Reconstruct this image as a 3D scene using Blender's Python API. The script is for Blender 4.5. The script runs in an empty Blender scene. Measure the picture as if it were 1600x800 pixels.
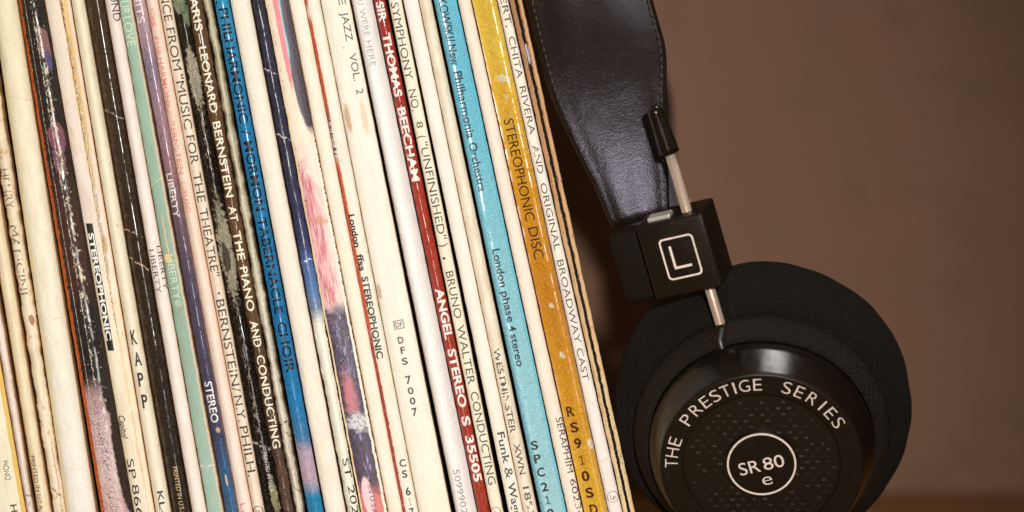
import bpy, bmesh, math, random
from mathutils import Vector, Matrix, noise as mnoise

random.seed(7)
sc = bpy.context.scene
COL = sc.collection
S = 6450.0          # photograph pixels per metre in the plane of the record spines
D = 1.2             # camera distance to that plane
ZC = (878 - 400) / S  # camera height above the table top

# ------------------------------------------------------------------ camera
cam_d = bpy.data.cameras.new("camera")
cam = bpy.data.objects.new("camera", cam_d)
COL.objects.link(cam)
cam.location = (0, -D, ZC)
cam.rotation_euler = (math.radians(90), 0, 0)
cam_d.sensor_width = 36
cam_d.lens = 36 * D / (1600 / S)
cam_d.clip_start = 0.05
cam_d.clip_end = 50
cam_d.dof.use_dof = True
cam_d.dof.focus_distance = D - 0.002
cam_d.dof.aperture_fstop = 9
sc.camera = cam

# ------------------------------------------------------------------ world and lamps
w = bpy.data.worlds.new("World")
sc.world = w
w.use_nodes = True
bg = w.node_tree.nodes["Background"]
bg.inputs[0].default_value = (1.0, 0.80, 0.58, 1)
bg.inputs[1].default_value = 0.15

def lamp(name, kind, loc, target, power, col=(1, 1, 1), **kw):
    d = bpy.data.lights.new(name, kind)
    o = bpy.data.objects.new(name, d)
    COL.objects.link(o)
    o.location = loc
    v = Vector(target) - Vector(loc)
    o.rotation_euler = v.to_track_quat('-Z', 'Y').to_euler()
    d.energy = power
    d.color = col
    for k, val in kw.items():
        setattr(d, k, val)
    return o

lamp("flash_lamp", 'SPOT', (0.10, -1.17, 0.20), (-0.035, 0.0, 0.085), 63.0, (1.0, 0.97, 0.925),
     spot_size=math.radians(25), spot_blend=1.0, shadow_soft_size=0.022)
lamp("overhead_lamp", 'AREA', (0.155, -0.03, 0.60), (0.062, 0.0, 0.04), 0.085, (1.0, 0.97, 0.93),
     shape='RECTANGLE', size=0.13, size_y=0.16, spread=math.radians(56))

sc.view_settings.view_transform = 'Standard'
sc.view_settings.look = 'None'
sc.view_settings.exposure = 0
sc.view_settings.gamma = 1

# ------------------------------------------------------------------ helpers
def lin(c):
    return c / 12.92 if c <= 0.04045 else ((c + 0.055) / 1.055) ** 2.4

def rgb(r, g, b, k=1.0):
    return tuple(min(0.84, lin(x / 255) * k) for x in (r, g, b)) + (1,)

def P(px, py, y=0.0):
    """a point at depth y, measured off in the plane of the spines"""
    f = 1 + y / D
    return Vector(((px - 800) / S * f, y, ZC + (400 - py) / S * f))

def link(o, parent=None):
    COL.objects.link(o)
    if parent is not None:
        o.parent = parent
    return o

def tag(o, label=None, cat=None, group=None, kind=None):
    if label: o["label"] = label
    if cat: o["category"] = cat
    if group: o["group"] = group
    if kind: o["kind"] = kind
    return o

def mesh_obj(name, bm, mats, parent=None, smooth=True, origin=None):
    if origin is not None:
        bmesh.ops.translate(bm, verts=bm.verts, vec=-Vector(origin))
    me = bpy.data.meshes.new(name)
    bm.to_mesh(me)
    bm.free()
    if not isinstance(mats, (list, tuple)):
        mats = [mats]
    for m in mats:
        me.materials.append(m)
    if smooth:
        for p in me.polygons:
            p.use_smooth = True
    o = bpy.data.objects.new(name, me)
    if origin is not None and parent is None:
        o.location = origin
    return link(o, parent)

# ------------------------------------------------------------------ node writing
class Tree:
    def __init__(self, name):
        self.m = bpy.data.materials.new(name)
        self.m.use_nodes = True
        self.t = self.m.node_tree
        self.n = self.t.nodes
        self.b = self.n["Principled BSDF"]

    def put(self, sock, v):
        if isinstance(v, bpy.types.NodeSocket):
            self.t.links.new(v, sock)
        else:
            sock.default_value = v

    def math(self, op, a, b=0.0, c=None, clamp=False):
        nd = self.n.new("ShaderNodeMath")
        nd.operation = op
        nd.use_clamp = clamp
        self.put(nd.inputs[0], a)
        self.put(nd.inputs[1], b)
        if c is not None:
            self.put(nd.inputs[2], c)
        return nd.outputs[0]

    def step(self, x, e0, e1):
        nd = self.n.new("ShaderNodeMapRange")
        nd.interpolation_type = 'SMOOTHSTEP'
        self.put(nd.inputs[0], x)
        self.put(nd.inputs[1], e0)
        self.put(nd.inputs[2], e1)
        return nd.outputs[0]

    def mix(self, f, a, b, mode='MIX'):
        nd = self.n.new("ShaderNodeMix")
        nd.data_type = 'RGBA'
        nd.blend_type = mode
        self.put(nd.inputs[0], f)
        self.put(nd.inputs[6], a)
        self.put(nd.inputs[7], b)
        return nd.outputs[2]

    def vec(self, x, y, z=0.0):
        nd = self.n.new("ShaderNodeCombineXYZ")
        self.put(nd.inputs[0], x); self.put(nd.inputs[1], y); self.put(nd.inputs[2], z)
        return nd.outputs[0]

    def noise(self, v, scale=1.0, detail=3.0, rough=0.55, dist=0.0):
        nd = self.n.new("ShaderNodeTexNoise")
        self.put(nd.inputs["Vector"], v)
        nd.inputs["Scale"].default_value = scale
        nd.inputs["Detail"].default_value = detail
        nd.inputs["Roughness"].default_value = rough
        nd.inputs["Distortion"].default_value = dist
        return nd.outputs[0]

    def voronoi(self, v, scale, feature='F1'):
        nd = self.n.new("ShaderNodeTexVoronoi")
        nd.feature = feature
        self.put(nd.inputs["Vector"], v)
        nd.inputs["Scale"].default_value = scale
        return nd.outputs[0]

    def ramp(self, x, stops):
        nd = self.n.new("ShaderNodeValToRGB")
        self.put(nd.inputs[0], x)
        e = nd.color_ramp.elements
        stops = sorted(stops, key=lambda s: s[0])
        e[0].position, e[0].color = stops[0]
        e[1].position, e[1].color = stops[-1]
        for p, c in stops[1:-1]:
            q = e.new(p)
            q.color = c
        return nd.outputs[0]

    def bump(self, h, dist, strength=1.0, normal=None):
        nd = self.n.new("ShaderNodeBump")
        nd.inputs["Strength"].default_value = strength
        nd.inputs["Distance"].default_value = dist
        self.put(nd.inputs["Height"], h)
        if normal is not None:
            self.put(nd.inputs["Normal"], normal)
        return nd.outputs[0]

    def set(self, **kw):
        for k, v in kw.items():
            self.put(self.b.inputs[k.replace("_", " ")], v)

def plain(name, col, rough=0.5, spec=0.5, metal=0.0, nscale=None, nstr=0.0, coat=0.0, var=0.0, detail=3.0):
    T = Tree(name)
    T.set(Base_Color=col, Roughness=rough, Metallic=metal)
    T.b.inputs["Specular IOR Level"].default_value = spec
    T.b.inputs["Coat Weight"].default_value = coat
    if nscale:
        tc = T.n.new("ShaderNodeTexCoord").outputs["Object"]
        h = T.noise(tc, nscale, detail)
        if nstr:
            T.set(Normal=T.bump(h, nstr))
        if var:
            lo = tuple(x * (1 - var) for x in col[:3]) + (1,)
            hi = tuple(min(0.9, x * (1 + var)) for x in col[:3]) + (1,)
            T.set(Base_Color=T.mix(T.step(h, 0.3, 0.7), lo, hi))
    return T.m

# ------------------------------------------------------------------ setting
# table top: a big slab of brown wood; wall: mottled brown
Tt = Tree("table_wood")
tc = Tt.n.new("ShaderNodeTexCoord").outputs["Object"]
mp = Tt.n.new("ShaderNodeMapping"); Tt.put(mp.inputs[0], tc); mp.inputs["Scale"].default_value = (2, 30, 30)
g = Tt.noise(mp.outputs[0], 3.0, 6, 0.6, 0.6)
Tt.set(Base_Color=Tt.ramp(g, [(0.3, rgb(126, 78, 32)), (0.7, rgb(162, 106, 48))]), Roughness=0.45,
       Normal=Tt.bump(g, 0.0004))
bm = bmesh.new()
bmesh.ops.create_cube(bm, size=1)
for v in bm.verts:
    v.co = Vector((v.co.x * 3.0, -0.6 + (v.co.y + 0.5) * 0.955, -0.03 + (v.co.z + 0.5) * 0.03))
tag(mesh_obj("table", bm, Tt.m, smooth=False), kind="structure")

Tw = Tree("wall_paint")
tc = Tw.n.new("ShaderNodeTexCoord").outputs["Object"]
n1 = Tw.noise(tc, 13.0, 6, 0.62, 0.6)
n2 = Tw.noise(tc, 40.0, 5, 0.6, 0.8)
wc = Tw.ramp(n1, [(0.30, rgb(115, 83, 56)), (0.52, rgb(119, 83, 57)), (0.72, rgb(128, 86, 62))])
wc = Tw.mix(Tw.step(n2, 0.50, 0.74), wc, rgb(107, 78, 51))
Tw.set(Base_Color=wc, Roughness=0.7, Normal=Tw.bump(Tw.noise(tc, 300, 4), 0.0006))
bm = bmesh.new()
bmesh.ops.create_cube(bm, size=1)
for v in bm.verts:
    v.co = Vector((v.co.x * 5.0, 0.355 + (v.co.y + 0.5) * 0.05, -1.0 + (v.co.z + 0.5) * 4.0))
tag(mesh_obj("wall", bm, Tw.m, smooth=False), kind="structure")

# ------------------------------------------------------------------ lettering
_glyphs = {}
def glyphs(txt, bold=0.0, shear=0.0, space=1.0):
    key = (txt, bold, shear, space)
    if key in _glyphs:
        return _glyphs[key]
    if txt == "1":       # the built-in font draws it as a bare bar
        q = [((0.20, 0), (0.30, 0), (0.30, 0.68), (0.20, 0.68)), ((0.02, 0.50), (0.20, 0.58), (0.20, 0.68), (0.02, 0.58)), ((0.04, 0.0), (0.20, 0.0), (0.20, 0.07), (0.04, 0.07)), ((0.30, 0.0), (0.44, 0.0), (0.44, 0.07), (0.30, 0.07))]
        vs = [Vector((x, y, 0)) for f in q for x, y in f]
        _glyphs[key] = (vs, [tuple(range(4 * i, 4 * i + 4)) for i in range(4)])
        return _glyphs[key]
    cu = bpy.data.curves.new("lettering_curve", 'FONT')
    cu.body = txt
    cu.offset = bold
    cu.shear = shear
    cu.space_character = space
    cu.resolution_u = 4
    ob = bpy.data.objects.new("lettering_tmp", cu)
    COL.objects.link(ob)
    dg = bpy.context.evaluated_depsgraph_get()
    dg.update()
    me = bpy.data.meshes.new_from_object(ob.evaluated_get(dg))
    vs = [v.co.copy() for v in me.vertices]
    fs = [tuple(p.vertices) for p in me.polygons]
    bpy.data.objects.remove(ob)
    bpy.data.curves.remove(cu)
    bpy.data.meshes.remove(me)
    _glyphs[key] = (vs, fs)
    return vs, fs

SERIF = set("BDEFHIKLMNPRTUVWXYAfhiklmnru14")
def add_text(bm, txt, fn, w=None, h=None, **kw):
    """write txt into bm; fn maps (x, y) in glyph space -> Vector; x is fitted to 0..w, caps to height h"""
    vs, fs = glyphs(txt, **kw)
    if not vs:
        return
    x0 = min(v.x for v in vs); x1 = max(v.x for v in vs)
    capv, _ = glyphs("H", kw.get('bold', 0.0), 0.0, 1.0)
    cap = max(v.y for v in capv) - min(v.y for v in capv)
    sy = h / cap
    sx = sy if w is None else w / max(1e-6, x1 - x0)
    nv = []
    for v in vs:
        nv.append(bm.verts.new(((v.x - x0) * sx, v.y * sy, 0)))
    newf = []
    for f in fs:
        try:
            newf.append(bm.faces.new([nv[i] for i in f]))
        except ValueError:
            pass
    geom = nv + newf + list({e for f in newf for e in f.edges})
    for k in range(0, 5):
        r = bmesh.ops.bisect_plane(bm, geom=geom, plane_co=(0, h * (k * 0.25 + 0.001), 0), plane_no=(0, 1, 0), dist=1e-7)
        geom = r['geom']
    for v in {g_ for g_ in geom if isinstance(g_, bmesh.types.BMVert)}:
        v.co = fn(v.co.x, v.co.y)

_inks = {}
def ink(col, worn=0.0, paper=(0.75, 0.68, 0.58, 1), rough=0.55, coat=0.0):
    key = (col, worn, paper, coat)
    if key in _inks:
        return _inks[key]
    T = Tree("printed_ink")
    tc = T.n.new("ShaderNodeTexCoord").outputs["Object"]
    if worn > 0:
        a = T.noise(tc, 900, 3, 0.6)
        b = T.noise(tc, 160, 2, 0.5)
        f = T.math('ADD', T.math('MULTIPLY', a, 0.6), T.math('MULTIPLY', b, 0.5))
        m = T.step(f, 0.74 - worn * 0.34, 0.80 - worn * 0.34)
        T.set(Base_Color=T.mix(m, col, paper))
    else:
        T.set(Base_Color=col)
    if coat > 0.3:
        hb = T.math('ADD', T.noise(tc, 1500, 4, 0.65), T.noise(tc, 600, 3, 0.6))
        T.set(Roughness=0.5, Coat_Weight=coat * 0.10, Coat_Roughness=0.22, Normal=T.bump(hb, 0.00012))
        T.b.inputs['Specular IOR Level'].default_value = 0.3
    else:
        T.set(Roughness=rough)
    _inks[key] = T.m
    return T.m

# ------------------------------------------------------------------ record sleeves
CARD = plain("sleeve_card_side", rgb(150, 118, 84), 0.8, 0.2, nscale=90, nstr=0.0002, var=0.25)
CARD_DARK = plain("sleeve_dark_side", rgb(60, 46, 34), 0.7, 0.3, nscale=90, nstr=0.0002, var=0.25)

def sleeve_material(name, base, feats=(), rough=0.55, coat=0.0, bump=0.00012, seed=0.0, wmm=4.0,
                    edge=None, dirt=0.10, spec=0.4):
    """base: a colour or [(py, colour), ...] down the spine; feats: layers painted (print, tears, wear, painted highlights) over it"""
    T = Tree(name)
    uv = T.n.new("ShaderNodeUVMap").outputs[0]
    sx = T.n.new("ShaderNodeSeparateXYZ"); T.put(sx.inputs[0], uv)
    u, v = sx.outputs[0], sx.outputs[1]            # u across 0..1, v = photograph row / 1000
    X = T.math('MULTIPLY', u, wmm)
    Y = T.math('MULTIPLY', v, 155.0)               # millimetres down the spine
    mm = T.vec(X, Y, seed)
    st = T.vec(X, T.math('MULTIPLY', Y, 0.28), seed + 3.1)   # stretched along the spine
    if isinstance(base, list):
        wob = T.math('ADD', v, T.math('MULTIPLY', T.math('SUBTRACT', T.noise(mm, 0.5, 3), 0.5), 0.02))
        vv = T.math('ADD', T.math('MULTIPLY', wob, 0.8), 0.1)
        col = T.ramp(vv, [(p / 1000 * 0.8 + 0.1, c) for p, c in base])
    else:
        col = base
    # handling dirt, foxing and fine fibre
    dn = T.noise(st, 0.55, 5, 0.6)
    col = T.mix(T.math('MULTIPLY', T.step(dn, 0.42, 0.74), dirt * 2.2, clamp=True), col, rgb(196, 160, 118), 'MULTIPLY')
    fn_ = T.noise(mm, 5.0, 3, 0.7)
    col = T.mix(T.math('MULTIPLY', T.step(fn_, 0.35, 0.75), dirt * 0.9, clamp=True), col, rgb(232, 208, 180), 'MULTIPLY')
    if coat > 0.3:
        cr = T.noise(T.vec(T.math('MULTIPLY', X, 1.6), T.math('MULTIPLY', Y, 2.6), seed + 40), 1.0, 4, 0.65)
        cr2 = T.noise(T.vec(T.math('MULTIPLY', X, 0.5), T.math('MULTIPLY', Y, 0.8), seed + 60), 1.0, 3, 0.6)
        height_x = T.math('ADD', T.math('MULTIPLY', cr, 2.6), T.math('MULTIPLY', cr2, 4.2))
        scuff = T.math('MULTIPLY', T.step(T.noise(T.vec(T.math('MULTIPLY', X, 0.8), T.math('MULTIPLY', Y, 0.45), seed + 70), 1.0, 5, 0.7), 0.40, 0.58), coat)
    if dirt > 0.03:
        fx = T.noise(T.vec(T.math('MULTIPLY', X, 0.9), T.math('MULTIPLY', Y, 0.5), seed + 90), 1.0, 5, 0.72)
        col = T.mix(T.math('MULTIPLY', T.step(fx, 0.64, 0.70), min(1.0, dirt * 7)), col, rgb(216, 184, 146), 'MULTIPLY')
        fk = T.noise(T.vec(T.math('MULTIPLY', X, 3.2), T.math('MULTIPLY', Y, 1.4), seed + 95), 1.0, 4, 0.7)
        col = T.mix(T.math('MULTIPLY', T.step(fk, 0.68, 0.73), min(1.0, dirt * 7)), col, rgb(176, 140, 106), 'MULTIPLY')
    rmask = None
    height = T.math('ADD', T.math('MULTIPLY', T.noise(mm, 2.2, 4, 0.6), 1.0), T.math('MULTIPLY', dn, 1.3))
    if coat > 0.3:
        height = T.math('ADD', height, height_x)
    if edge:  # tan paper edges, widened to paint in shading toward both sides
        ec, ew = edge
        jn = T.math('MULTIPLY', T.noise(st, 1.3, 4, 0.65), ew * 1.7)
        e1 = T.step(T.math('SUBTRACT', u, jn), 0.03, -0.05)
        e2 = T.step(T.math('ADD', u, jn), 0.97, 1.05)
        col = T.mix(T.math('MULTIPLY', T.math('MAXIMUM', e1, e2), 0.85), col, ec)
    for i, f in enumerate(feats):
        kind = f[0]
        o = f[-1] if isinstance(f[-1], dict) else {}
        v0, v1 = o.get('v', (-2000, 2000))
        soft = o.get('soft', 12) / 1000
        so = seed + 7.7 * (i + 1)
        nmm = T.vec(X, Y, so)
        if kind == 'line':        # ragged lengthwise line: split seam, torn edge, stripe, painted gloss highlight
            _, u0, wd, amp, c = f[:5]
            fr = o.get('f', 0.6)
            one = T.vec(0.0, T.math('MULTIPLY', Y, fr), so)
            ctr = T.math('ADD', u0, T.math('MULTIPLY', T.math('SUBTRACT', T.noise(one, 1.0, 5, 0.7), 0.5), amp * 2))
            two = T.vec(3.0, T.math('MULTIPLY', Y, fr * 1.4), so)
            ww = T.math('MULTIPLY', wd, T.math('ADD', o.get('min', 0.4), T.math('MULTIPLY', T.noise(two, 1.0, 4, 0.7), 1.2)))
            if 'gap' in o:
                ww = T.math('MULTIPLY', T.math('SUBTRACT', T.noise(two, 1.0, 4, 0.7), o['gap']), wd * 9)
            dd = T.math('ABSOLUTE', T.math('SUBTRACT', u, ctr))
            m = T.step(T.math('SUBTRACT', dd, ww), 0.002, -0.022)
        elif kind == 'wear':      # flakes where the print has come away
            _, thr, scx, scy, c = f[:5]
            nn = T.noise(T.vec(T.math('MULTIPLY', X, scx), T.math('MULTIPLY', Y, scy), so), 1.0, 6, 0.68, o.get('dist', 0.3))
            if 'uc' in o:
                uc, uw = o['uc']
                nn = T.math('SUBTRACT', nn, T.math('MULTIPLY', T.math('ABSOLUTE', T.math('SUBTRACT', u, uc)), uw))
            m = T.step(nn, thr, thr + o.get('sharp', 0.025))
        elif kind == 'ell':       # printed patch with an uneven outline
            _, u0, p0, ru, rp, c = f[:6]
            nz = T.math('MULTIPLY', T.math('SUBTRACT', T.noise(nmm, o.get('f', 0.8), 4, 0.6), 0.5), o.get('amp', 0.9))
            du = T.math('DIVIDE', T.math('SUBTRACT', u, u0), ru)
            dv = T.math('DIVIDE', T.math('SUBTRACT', v, p0 / 1000), rp / 1000)
            rr = T.math('SQRT', T.math('ADD', T.math('MULTIPLY', du, du), T.math('MULTIPLY', dv, dv)))
            m = T.step(T.math('ADD', rr, nz), 1.0 + o.get('sf', 0.12), 1.0 - o.get('sf', 0.12))
        elif kind == 'crease':    # cross creases in the spine, white where the print cracked
            _, p0, slope, wd, c = f[:5]
            one = T.vec(T.math('MULTIPLY', X, 1.2), 0.0, so)
            ctr = T.math('ADD', p0 / 1000, T.math('ADD', T.math('MULTIPLY', u, slope / 1000), T.math('MULTIPLY', T.math('SUBTRACT', T.noise(one, 1.0, 3), 0.5), 0.012)))
            m = T.step(T.math('ABSOLUTE', T.math('SUBTRACT', v, ctr)), wd / 1000 * 0.6, wd / 1000 * 0.2)
            m = T.math('MULTIPLY', m, T.step(T.noise(nmm, 1.5, 2), 0.44, 0.52))
        if v0 > -2000 or v1 < 2000:
            m = T.math('MULTIPLY', m, T.math('MULTIPLY', T.step(v, v0 / 1000 - soft, v0 / 1000 + soft), T.step(v, v1 / 1000 + soft, v1 / 1000 - soft)))
        m = T.math('MULTIPLY', m, o.get('a', 1.0))
        col = T.mix(m, col, c)
        if o.get('matte'):
            rmask = m if rmask is None else T.math('MAXIMUM', rmask, m)
        if o.get('h'):
            height = T.math('ADD', height, T.math('MULTIPLY', m, o['h']))
    r = T.math('ADD', rough, T.math('MULTIPLY', T.math('SUBTRACT', fn_, 0.5), 0.25))
    if rmask is not None:
        r = T.math('ADD', r, T.math('MULTIPLY', rmask, 0.75 - rough))
        T.set(Coat_Weight=T.math('MULTIPLY', T.math('SUBTRACT', 1.0, rmask), scuff if coat > 0.3 else coat))
    else:
        T.set(Coat_Weight=scuff if coat > 0.3 else coat)
    T.b.inputs["Coat Roughness"].default_value = 0.2 if coat > 0.3 else 0.34
    T.b.inputs["Specular IOR Level"].default_value = spec
    T.set(Base_Color=col, Roughness=r, Normal=T.bump(height, bump * 1.8))
    return T.m

Y_BOT = 877.0
Y_TOP = 877.0 - 0.312 * S

class Sleeve:
    def __init__(self, e0, e1, bulge, p, setback, wob, jag, seed, groove, skew=1.0):
        self.skew = skew
        # e0, e1: (left, right) edges on rows 0 and 690
        self.e0, self.e1 = e0, e1
        self.bulge, self.p, self.setback, self.wob, self.jag, self.seed, self.groove = bulge, p, setback, wob, jag, seed, groove
        m = ((e1[0] - e0[0]) + (e1[1] - e0[1])) / 2 / 690
        self.slope = m
        L = math.hypot(1, m)
        self.d = (m / L, 1 / L)       # down the spine (px)
        self.n = (1 / L, -m / L)      # across, to the right (px)

    def xl(self, py): return self.e0[0] + (self.e1[0] - self.e0[0]) * py / 690
    def xr(self, py): return self.e0[1] + (self.e1[1] - self.e0[1]) * py / 690
    def width_mm(self): return (self.e0[1] - self.e0[0] + self.e1[1] - self.e1[0]) / 2 / S * 1000

    def depth(self, u, py):
        t = min(1.0, abs(2 * u ** self.skew - 1))
        y = self.setback - self.bulge * (1 - t ** self.p)
        y += self.wob * mnoise.noise(Vector((u * 1.3, py / 60.0, self.seed)))
        if self.groove:
            u0, gw, gd = self.groove
            c = u0 + 0.09 * mnoise.fractal(Vector((0, py / 13.0, self.seed)), 0.6, 2.0, 4)
            dd = abs(u - c)
            if dd < gw:
                y += gd * (1 - dd / gw) ** 0.6
        return y / 1000.0

    def at(self, px, py, lift=0.0):
        u = (px - self.xl(py)) / max(1e-6, self.xr(py) - self.xl(py))
        y = self.depth(min(max(u, 0.0), 1.0), py) - lift / 1000.0
        return Vector(((px - 800) / S, y, ZC + (400 - py) / S))

    def rotated(self, u, p0, cap):
        """text running down the spine from row p0, letter tops to the right"""
        x0 = self.xl(p0) + u * (self.xr(p0) - self.xl(p0)) - self.n[0] * cap / 2
        y0 = p0 - self.n[1] * cap / 2
        return lambda x, y: self.at(x0 + x * self.d[0] + y * self.n[0], y0 + x * self.d[1] + y * self.n[1], 0.07)

    def upright(self, u, p0, wd, h, px=None):
        """one upright character centred on row p0"""
        x0 = (self.xl(p0) + u * (self.xr(p0) - self.xl(p0)) if px is None else px) - self.n[0] * wd / 2 + self.d[0] * h / 2
        y0 = p0 - self.n[1] * wd / 2 + self.d[1] * h / 2
        return lambda x, y: self.at(x0 + x * self.n[0] - y * self.d[0], y0 + x * self.n[1] - y * self.d[1], 0.07)

GROUP = "old record sleeves standing in the leaning row"
NREC = [0]

def record(label, e0, e1, base, feats=(), bulge=0.5, p=2.6, setback=0.0, wob=0.12, jag=0.0, rough=0.55, coat=0.05,
           edge=None, dirt=0.10, groove=None, side=CARD, nu=18, bump=0.00012, words=(), stacked=(), spec=0.4, marks=(), skew=1.0):
    NREC[0] += 1
    seed = 11.3 * NREC[0]
    s = Sleeve(e0, e1, bulge, p, setback, wob, jag, seed, groove, skew)
    mat = sleeve_material("sleeve_print", base, feats, rough, coat, bump, seed, s.width_mm(), edge, dirt, spec)
    origin = Vector((((s.xl(Y_BOT) + s.xr(Y_BOT)) / 2 - 800) / S, 0.0, 0.0005))
    bm = bmesh.new()
    uvl = bm.loops.layers.uv.new("UVMap")
    rows = [Y_TOP + (-80 - Y_TOP) * i / 14 for i in range(14)]
    stepy = 2.5 if (groove or jag > 0.6) else 5.0
    k = -80.0
    while k < Y_BOT - 1:
        rows.append(k); k += stepy
    rows.append(Y_BOT)
    us = [0.5 - 0.5 * math.cos(math.pi * i / nu) if not groove else i / nu for i in range(nu + 1)]
    grid, info = [], {}
    for py in rows:
        r = []
        jl = (0.32 + jag) * mnoise.fractal(Vector((1.7, py / 22.0, seed)), 0.7, 2.0, 4)
        jr = (0.32 + jag) * mnoise.fractal(Vector((8.3, py / 22.0, seed)), 0.7, 2.0, 4)
        for u in us:
            px = s.xl(py) + 0.3 + u * (s.xr(py) - s.xl(py) - 0.6) + jl * (1 - u) ** 2 + jr * u ** 2
            vtx = bm.verts.new(((px - 800) / S, s.depth(u, py), ZC + (400 - py) / S))
            info[vtx] = (u, py / 1000)
            r.append(vtx)
        bl = bm.verts.new((r[0].co.x + 0.0002, 0.312, r[0].co.z))
        br = bm.verts.new((r[-1].co.x - 0.0002, 0.312, r[-1].co.z))
        info[bl] = (0, py / 1000); info[br] = (1, py / 1000)
        grid.append([bl] + r + [br])
    for a, b in zip(grid[:-1], grid[1:]):
        n = len(a)
        for i in range(n - 1):
            f = bm.faces.new((a[i], b[i], b[i + 1], a[i + 1]))
            f.material_index = 1 if i in (0, n - 2) else 0
        f = bm.faces.new((a[n - 1], b[n - 1], b[0], a[0]))
        f.material_index = 1
    for r, flip in ((grid[0], False), (grid[-1], True)):
        f = bm.faces.new(r if not flip else list(reversed(r)))
        f.material_index = 1
    for f in bm.faces:
        for l in f.loops:
            l[uvl].uv = info[l.vert]
    ob = mesh_obj("record_sleeve", bm, [mat, side], origin=origin)
    tag(ob, label, "record", GROUP)
    for (nm, col, worn, items) in words:
        bm = bmesh.new()
        for it in items:
            txt, p0, p1, u, cap = it[:5]
            kw = it[5] if len(it) > 5 else {}
            L = (p1 - p0) / s.d[1]
            add_text(bm, txt, s.rotated(u, p0, cap), L, cap, **kw)
        pc = base if not isinstance(base, list) else base[len(base) // 2][1]
        mesh_obj(nm, bm, ink(col, worn, pc, 0.55, coat), ob, coat > 0.3, origin)
    for (nm, col, worn, items) in stacked:
        bm = bmesh.new()
        for ch, pc_, u, wd, h in [i[:5] for i in items]:
            add_text(bm, ch, s.upright(u, pc_, wd, h), wd, h, bold=0.026)
        pc = base if not isinstance(base, list) else base[len(base) // 2][1]
        mesh_obj(nm, bm, ink(col, worn, pc, 0.55, coat), ob, coat > 0.3, origin)
    for fn in marks:
        fn(s, ob, origin)
    return ob

def band(name, col, p0, p1, u0, u1, worn=0.0, lift=0.045):
    """a printed block on a spine"""
    def fn(s, ob, origin):
        bm = bmesh.new()
        prev = None
        N = 30
        for i in range(N + 1):
            py = p0 + (p1 - p0) * i / N
            row = []
            for j in range(7):
                u = u0 + (u1 - u0) * j / 6
                px = s.xl(py) + u * (s.xr(py) - s.xl(py))
                row.append(bm.verts.new(s.at(px, py, lift)))
            if prev:
                for j in range(6):
                    bm.faces.new((prev[j], row[j], row[j + 1], prev[j + 1]))
            prev = row
        mesh_obj(name, bm, ink(col, worn), ob, False, origin)
    return fn

def outline(name, col, cu, cp, rx, ry, th, rect=False, fill_txt=None, tcol=None, tcap=8, tw=None):
    """a ring or rounded box drawn on a spine, with a word in it"""
    def fn(s, ob, origin):
        bm = bmesh.new()
        N = 40
        cx = s.xl(cp) + cu * (s.xr(cp) - s.xl(cp))
        a, b = [], []
        for i in range(N):
            t = 2 * math.pi * i / N
            c_, s_ = math.cos(t), math.sin(t)
            if rect:
                m = max(abs(c_), abs(s_)); c_, s_ = c_ / m, s_ / m
            for lst, k in ((a, 0), (b, th)):
                x, y = c_ * (rx - k), s_ * (ry - k)
                lst.append(bm.verts.new(s.at(cx + x * s.n[0] + y * s.d[0], cp + x * s.n[1] + y * s.d[1], 0.07)))
        for i in range(N):
            bm.faces.new((a[i], a[(i + 1) % N], b[(i + 1) % N], b[i]))
        if fill_txt:
            h = tcap
            wd = tw
            x0 = cx + s.d[0] * h / 2 - s.n[0] * wd / 2
            y0 = cp + s.d[1] * h / 2 - s.n[1] * wd / 2
            add_text(bm, fill_txt, lambda x, y: s.at(x0 + x * s.n[0] - y * s.d[0], y0 + x * s.n[1] - y * s.d[1], 0.07), wd, h, bold=0.015)
        mesh_obj(name, bm, ink(col, 0.25), ob, False, origin)
    return fn

B = dict(bold=0.014)
BB = dict(bold=0.032)
CREAM = rgb(240, 229, 210)
CREAMY = rgb(242, 230, 200)
WHITE = rgb(242, 232, 222)
PINKW = rgb(240, 220, 208)
TAN = rgb(206, 160, 110)
INK = rgb(38, 30, 24)
PAPER = rgb(240, 224, 198)

# --- from the left end of the row -------------------------------------------------
record("broad yellowish cream record sleeve, leftmost of the row, with a mustard yellow right edge",
       (-170, -97), (-42, 22), CREAMY,
       [('line', 0.95, 0.055, 0.01, rgb(222, 184, 88), {'min': 0.7, 'f': 0.2})], bulge=0.4, setback=-0.2, dirt=0.08,
       words=[("title_lettering", INK, 0.35, [("MONO", 720, 750, 0.70, 9), ("H", 788, 800, 0.72, 10, B)])])
record("very thin off-white record sleeve, second from the left end of the row",
       (-95, -78), (23, 36), rgb(236, 222, 212),
       [('crease', 772, 3, 3, rgb(150, 110, 80)), ('wear', 0.62, 0.5, 0.3, rgb(196, 160, 150))],
       edge=(TAN, 0.12), bulge=1.0, p=2.0, setback=0.1, jag=0.6)
record("narrow cream record sleeve with tiny lettering near its foot, left of the HENRY MANCINI one",
       (-72, -50), (41, 63), rgb(240, 222, 188), [('line', 0.02, 0.08, 0.03, rgb(206, 150, 80), {'f': 0.3})],
       edge=(rgb(190, 134, 74), 0.10), bulge=1.2, p=2.0, setback=0.2,
       words=[("maker_lettering", rgb(84, 62, 44), 0.25, [("PRINTED IN U.S.A.", 712, 798, 0.30, 6.5)])])
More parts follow.
